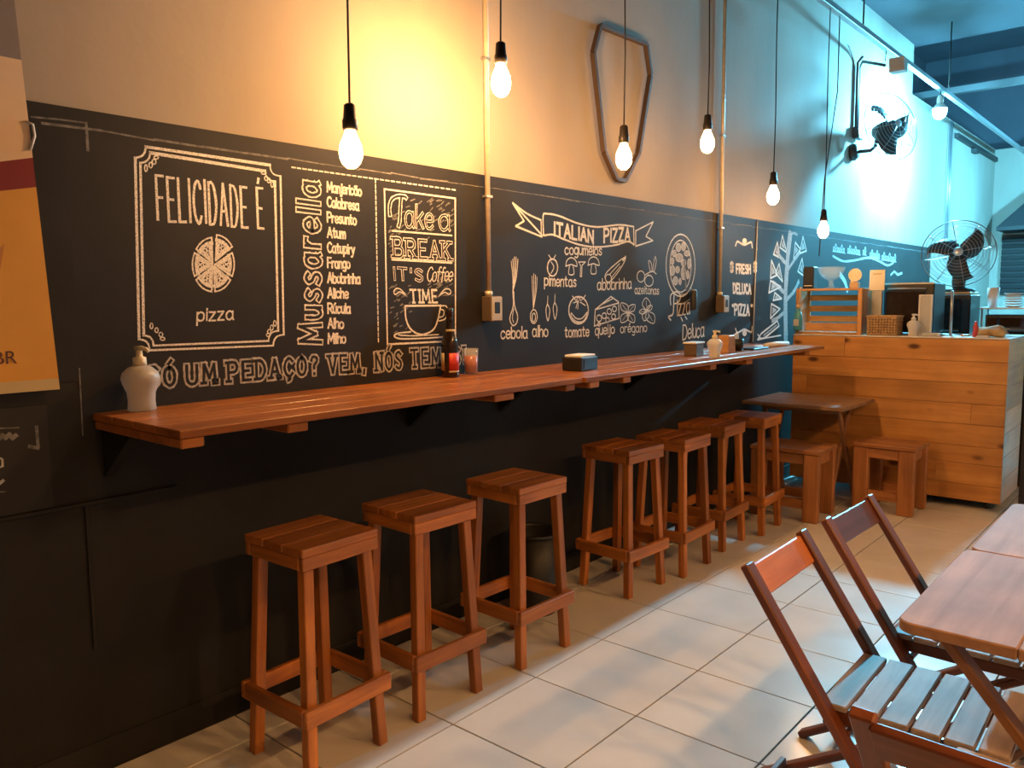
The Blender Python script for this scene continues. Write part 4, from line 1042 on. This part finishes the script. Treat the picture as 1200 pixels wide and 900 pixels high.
# ------------------------------------------------------------------ conduits and small wall fittings
def conduit(label, y_, z0, z1, boxy, mat='conduit_metal', dark=False):
    t = thing('wall_conduit', label, 'conduit', (.012, y_, z0))
    tube('pipe', [(.012, 0, .10), (.012, 0, z1-z0)], .0125, mat, t, 12)
    for zz in (.55, 1.15): box('clip', (.012, 0, zz), (.030, .04, .012), 'grey_metal', t, .002)
    box('switch_box', (.030, 0, .045), (.060, .075, .115), 'box_brown', t, .004); box('cover', (.0625, .0, .045), (.004, .070, .108), 'box_grey', t, .002)
    box('socket', (.0655, 0, .050), (.003, .034, .050), 'black_plastic', t, .002); lathe('connector', [(0, .1025), (.018, .1025), (.018, .125), (0, .125)], mat, t, 14, (.012, 0, 0))
    return t
conduit('pale metal conduit with a socket box beside the coffee panel', 2.735, 1.365, ZC, None)
t = conduit('pale metal conduit with a socket box beside the small chalk signs', 5.035, 1.365, ZC, None)
t3 = thing('wall_pipe', 'thin pair of pipes running up the kitchen wall', 'pipe', (.012, 11.03, 1.9))
tube('pipe', [(.012, -.05, 0), (.012, -.05, 1.65)], .012, 'grey_metal', t3); tube('pipe', [(.012, .05, 0), (.012, .05, 1.65)], .012, 'grey_metal', t3)
t = thing('wall_cylinder', 'small dark cylinder fixed to the chalkboard beside the oval pizza', 'fitting', (.009, 4.66, 1.375))
lathe('body', [(0, 0), (.020, 0), (.022, .006), (.022, .115), (.018, .122), (0, .122)], 'dark_grey', t, 20, (.023, 0, 0)); lathe('cap', [(0, .1225), (.017, .1225), (.015, .130), (0, .130)], 'grey_metal', t, 20, (.023, 0, 0))
tag(tube('white_cable', [(.013, 5.60, 1.13), (.0125, 5.612, 1.5), (.0125, 5.63, 2.0)], .0035, 'white_plastic', None, 6), 'thin pale cable running down the chalkboard beside the slice tree', 'cable')
# irregular wooden frame on the plaster
fp = [(703, 30), (757, 52), (762, 88), (748, 180), (732, 212), (722, 210), (708, 178), (695, 62)]
q = [onx(a, b_, .02) for a, b_ in fp]
# straight, roughly symmetric outline
hex_ = [(y_, z_) for _, y_, z_ in q]
t = thing('geometric_frame', 'empty angular dark wooden frame hung on the plaster wall', 'frame', (0.001, 3.85, 2.1))
for k in range(len(hex_)):
    a, b_ = hex_[k], hex_[(k+1) % len(hex_)]
    bar('frame_bar', (.019, a[0]-3.85, a[1]-2.1), (.019, b_[0]-3.85, b_[1]-2.1), .022, .028, 'frame_wood', t, .002, up=(1, 0, 0))

# ------------------------------------------------------------------ pendant bulbs
RX = .47; RZ = 3.40
def pendant(label, x, y_, zc, E_, topz, group='pendant bulbs over the bar shelf'):
    """zc = centre of the bulb"""
    t = thing('pendant_lamp', label, 'pendant lamp', (x, y_, zc), 0, group)
    tube('cord', [(0, 0, .115), (.003, .002, (topz-zc)*.35), (-.002, .0, (topz-zc)*.7), (0, 0, topz-zc)], .0036, 'cord_black', t, 6)
    lathe('socket', [(0, .045), (.021, .045), (.024, .050), (.024, .075), (.021, .080), (.018, .120), (.010, .126), (0, .126)], 'socket_black', t, 20)
    o = lathe('bulb', [(0, -.072), (.014, -.070), (.027, -.058), (.0355, -.038), (.0365, -.020), (.0335, .0), (.0245, .022), (.018, .036), (.0165, .0445), (0, .0445)], emit('bulb_glow_%d' % int(E_), WARM, E_), t, 20)
    return t
labels = ['dimmer pendant bulb on a black cord above the word list', 'brightest pendant bulb beside the pale conduit, washing the wall', 'pendant bulb hanging in front of the angular wooden frame',
          'pendant bulb hanging close to the conduit by the small chalk signs', 'pendant bulb above the slice tree drawing', 'lowest pendant bulb above the slatted rack']
bpx = [(411, 170), (587, 90), (731, 180), (829, 163), (906, 226), (965, 267)]
for (px_, E_, lab) in zip(bpx, BULB_E, labels):
    q = onx(px_[0], px_[1], RX); pendant(lab, RX, float(q[1]), float(q[2]), E_, RZ-.021)
def add_fill_lamp(which, label, x, y_, z_):  # unseen lamp, added as warm fill for floor, stools and tables
    t = thing('added_fill_lamp_%s_offscreen' % which, label, 'lamp', (x, y_, z_), 0, 'added fill lamps on the dining side')
    tube('cord', [(0, 0, .19), (0, 0, ZC-z_)], .004, 'cord_black', t, 6)
    lathe('shade', [(.250, -.02), (.252, -.02), (.235, .09), (.14, .15), (.03, .19), (0, .19), (0, .185), (.028, .185), (.136, .145), (.231, .088), (.250, -.02)], 'socket_black', t, 32)  # shade shaped to keep this fill light off the upper wall
    lathe('bulb', [(0, .045), (.03, .05), (.052, .068), (.060, .095), (.050, .12), (.026, .15), (0, .15)], emit('fill_glow', WARM, FILL_BULB_E), t, 20).name = 'bulb_%s_offscreen' % which
for which, y_ in (('first', -.9), ('second', .8), ('third', 2.5), ('fourth', 4.2)): add_fill_lamp(which, 'unseen black shaded lamp added as warm fill light on the dining side', 4.6, y_, 3.2)
# conduit rail carrying the pendants and the cool lamp
t = thing('cable_rail', 'long metal cable rail hung under the ceiling along the wall', 'rail', (RX, 0, RZ))
box('channel', (0, 6.0, 0), (.045, 14.4, .040), 'grey_metal', t, .003)
for yy in (-.6, 2.0, 4.4, 6.35, 8.9): tube('hanger', [(.0, yy, .021), (.0, yy, ZC-RZ)], .006, 'black_metal', t, 6)
# cool lamp
LY, LZ = 8.60, 3.21
t = thing('cool_lamp', 'glaring cool blue-white lamp under the cable rail beside the wall fan', 'lamp', (RX, LY, LZ))
lathe('socket', [(0, .055), (.028, .055), (.030, .10), (.022, .125), (0, .125)], 'white_plastic', t, 18)
tube('hook', [(0, 0, .12), (0, 0, RZ-LZ-.021)], .006, 'black_metal', t, 6)
lathe('bulb', [(0, -.090), (.024, -.086), (.044, -.070), (.056, -.045), (.060, -.015), (.060, 0), (0, 0)], emit('cool_glow', CYAN, LAMP_E), t, 24)
lathe('heat_sink', [(0, .0005), (.063, .0005), (.063, .012), (.045, .035), (.030, .054), (0, .054)], 'white_plastic', t, 24)
# unseen second cool lamp, added to brighten the kitchen walls
t = thing('added_kitchen_lamp_offscreen', 'unseen cool lamp added over the kitchen to brighten its walls', 'lamp', (2.0, 11.6, 3.0))
lathe('socket', [(0, .055), (.028, .055), (.030, .10), (.022, .125), (0, .125)], 'white_plastic', t, 18)
tube('cord', [(0, 0, .12), (0, 0, 2.2)], .006, 'black_metal', t, 6)
lathe('bulb', [(0, -.090), (.024, -.086), (.044, -.070), (.056, -.045), (.060, -.015), (.060, 0), (0, 0)], emit('kitchen_glow', CYAN, KITCHEN_E), t, 24).name = 'added_kitchen_bulb_offscreen'
lathe('heat_sink', [(0, .0005), (.063, .0005), (.063, .012), (.045, .035), (.030, .054), (0, .054)], 'white_plastic', t, 24)
tag(tube('loose_cable', [(RX, 5.86, 3.378), (RX-.03, 5.95, 2.9), (RX-.12, 6.0, 2.3), (RX-.15, 6.02, 1.75)], .004, 'cord_black', None, 6), 'slack black cable hanging from the rail beside the lowest pendant bulb', 'cable')
# square shade bucket on the rail
t = thing('rail_box', 'small pale junction box hung below the cable rail', 'box', (RX-.02, 6.93, 3.20))
prism('body', [(-.045, 0), (.045, 0), (.062, .10), (-.062, .10)], .11, 'box_grey', t, (.055, 0, 0), (PI/2, 0, PI/2)); tube('wire', [(0.01, 0, .10), (.015, 0, .182)], .003, 'cord_black', t, 6)
# ------------------------------------------------------------------ wall fan with its conduit
fy, fz = 7.60, 2.74
t = thing('wall_fan', 'black wall-mounted fan with wire cage below the cool lamp', 'fan', (.0, fy, fz))
lathe('wall_mount', [(0, 0), (.075, 0), (.075, .03), (.05, .06), (0, .06)], 'fan_dark', t, 22, (.001, 0, 0), (0, PI/2, 0))
tube('arm', [(.05, 0, 0), (.16, .02, .0), (.19, .05, .04), (.20, .08, .16)], .017, 'fan_dark', t, 12)
fan_head(t, (.30, .10, .20), (math.radians(80), 0, math.radians(62)), .30, math.radians(-8))
t = thing('fan_conduit', 'bent dark conduit with switch box feeding the wall fan', 'conduit', (.012, 7.62, 2.86))
tube('pipe', [(.012, 0, .10), (.012, 0, .66), (.06, -.02, .70), (.40, -.55, .70)][:3]+[(.40, -.60, .52)][:0], .013, 'fan_dark', t, 8)
tube('bent_pipe', [(.012, .045, .1), (.014, .045, .62), (.10, .01, .66), (.40, -.66, .44)][:2]+[(.06, -.02, .655), (.425, -.62, .43)], .012, 'fan_dark', t, 8)
box('switch_box', (.025, 0, .05), (.05, .07, .10), 'fan_dark', t, .004); box('switch_box', (.025, .085, .05), (.05, .07, .10), 'fan_dark', t, .004)
t = thing('wall_bracket', 'dark angled metal bracket bar high on the kitchen wall', 'bracket', (.001, 12.5, 3.42))
box('bar', (.025, 0, 0), (.05, 2.4, .06), 'fan_dark', t, .004); box('clamp', (.035, -.2, -.06), (.06, .16, .06), 'fan_dark', t, .004)

# ------------------------------------------------------------------ dining tables and folding chairs
folding_table('light wooden folding dining table nearest the three folding chairs', 2.035, 1.885, 2.745, 2.565, .725, 3, 'table_y', 'table_leg', 'y', 'folding dining tables')
folding_table('light wooden folding dining table pushed against the end of another', 2.045, 2.570, 2.755, 3.250, .725, 3, 'table_y', 'table_leg', 'y', 'folding dining tables')
def make_chair(label):
    """faces +X, origin on the floor under the seat centre"""
    t = thing('folding_chair', label, 'chair', group='wooden folding chairs at the dining tables')
    Wd = .385; hw = Wd/2
    for s in (-1, 1):
        bar('back_post', (-.385, s*hw, .765), (.115, s*hw, .004), .024, .042, 'chair_x', t, .004, up=(0, 1, 0)).rotation_euler.rotate_axis('X', 0)
        bar('rear_leg', (.165, s*(hw-.060), .400), (-.465, s*(hw-.060), .004), .022, .040, 'chair_x', t, .004, up=(0, 1, 0))
        bar('seat_rail', (-.185, s*(hw-.030), .418), (.200, s*(hw-.030), .418), .022, .034, 'chair_x', t, .003)
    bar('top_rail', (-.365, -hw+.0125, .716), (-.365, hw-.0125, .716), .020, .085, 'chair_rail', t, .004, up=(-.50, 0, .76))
    ns = 6; sw = .062
    for k in range(ns):
        x = -.160+k*(sw+.007)
        box('seat_slat', (x, 0, .4435), (sw, Wd-.03, .016), 'chair_slat_y', t, .003)
    bar('stretcher', (.065, -hw+.012, .085), (.065, hw-.012, .085), .018, .030, 'chair_x', t, .003)
    bar('stretcher', (-.390, -hw+.071, .075), (-.390, hw-.071, .075), .018, .030, 'chair_x', t, .003)
    bar('pivot_rod', (-.125, -hw+.012, .386), (-.125, hw-.012, .386), .014, .014, 'chair_x', t, .003)
    return t
wood('chair_slat_y', (.30, .22, .175), (.55, .44, .37), 1, .55, var=.2, spec=.3)
ch = make_chair('dark wooden folding chair with orange back rail beside the table corner')
ch.location = (2.042, 2.125, 0); ch.rotation_euler = (0, 0, .02)
c2 = dup(ch); c2.location = (2.05, 2.672, 0); c2.rotation_euler = (0, 0, -.02); c2['label'] = 'dark wooden folding chair pushed under the two tables where they meet'
c3 = dup(ch); c3.location = (2.335, 1.715, 0); c3.rotation_euler = (0, 0, PI/2-.02); c3['label'] = 'reddish wooden folding chair tucked in at the short end of the table'
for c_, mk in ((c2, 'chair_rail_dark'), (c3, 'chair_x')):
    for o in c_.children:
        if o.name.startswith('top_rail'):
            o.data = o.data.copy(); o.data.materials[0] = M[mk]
# pieces of parts
def sub(child, part):
    child.location = Vector(child.location)-Vector(part.location); child.parent = part
def kids(root, nm): return [o for o in root.children if o.name.split('.')[0] == nm]
for root in [o for o in list(bpy.data.objects) if o.parent is None and o.type == 'EMPTY']:
    n0 = root.name.split('.')[0]
    for pn, cn in {'toaster_oven': [('door', 'handle')], 'beer_bottle': [('glass', 'label'), ('glass', 'label_edge'), ('glass', 'neck_label'), ('glass', 'back_label'), ('glass', 'cap')],
                   'hanging_bottle': [('bottle', 'cork'), ('bottle', 'label')], 'loudspeaker': [('body', 'stripe'), ('body', 'grille')], 'pump_dispenser': [('collar', 'pump_head'), ('collar', 'dip_tube')],
                   'wall_conduit': [('switch_box', 'cover'), ('switch_box', 'socket')], 'pendant_lamp': [('socket', 'bulb')], 'table_card': [('card', 'stripe')], 'napkin_dispenser': [('body', 'front_plate')],
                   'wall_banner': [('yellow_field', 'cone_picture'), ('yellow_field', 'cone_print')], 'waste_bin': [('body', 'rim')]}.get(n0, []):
        ps, cs = kids(root, pn), kids(root, cn)
        if ps and cn != pn:
            for c_ in cs:
                if tuple(ps[0].rotation_euler) == (0, 0, 0): sub(c_, ps[0])
# black upright behind the counter's free end
t = thing('floor_standing_panel', 'plain black upright panel standing beside the counter', 'panel', (1.66, 6.02, 0))
box('panel', (.055, 0, .49), (.11, .03, .94), 'black_plastic', t, .004); box('base', (.055, 0, .01), (.16, .20, .02), 'black_plastic', t, .003)
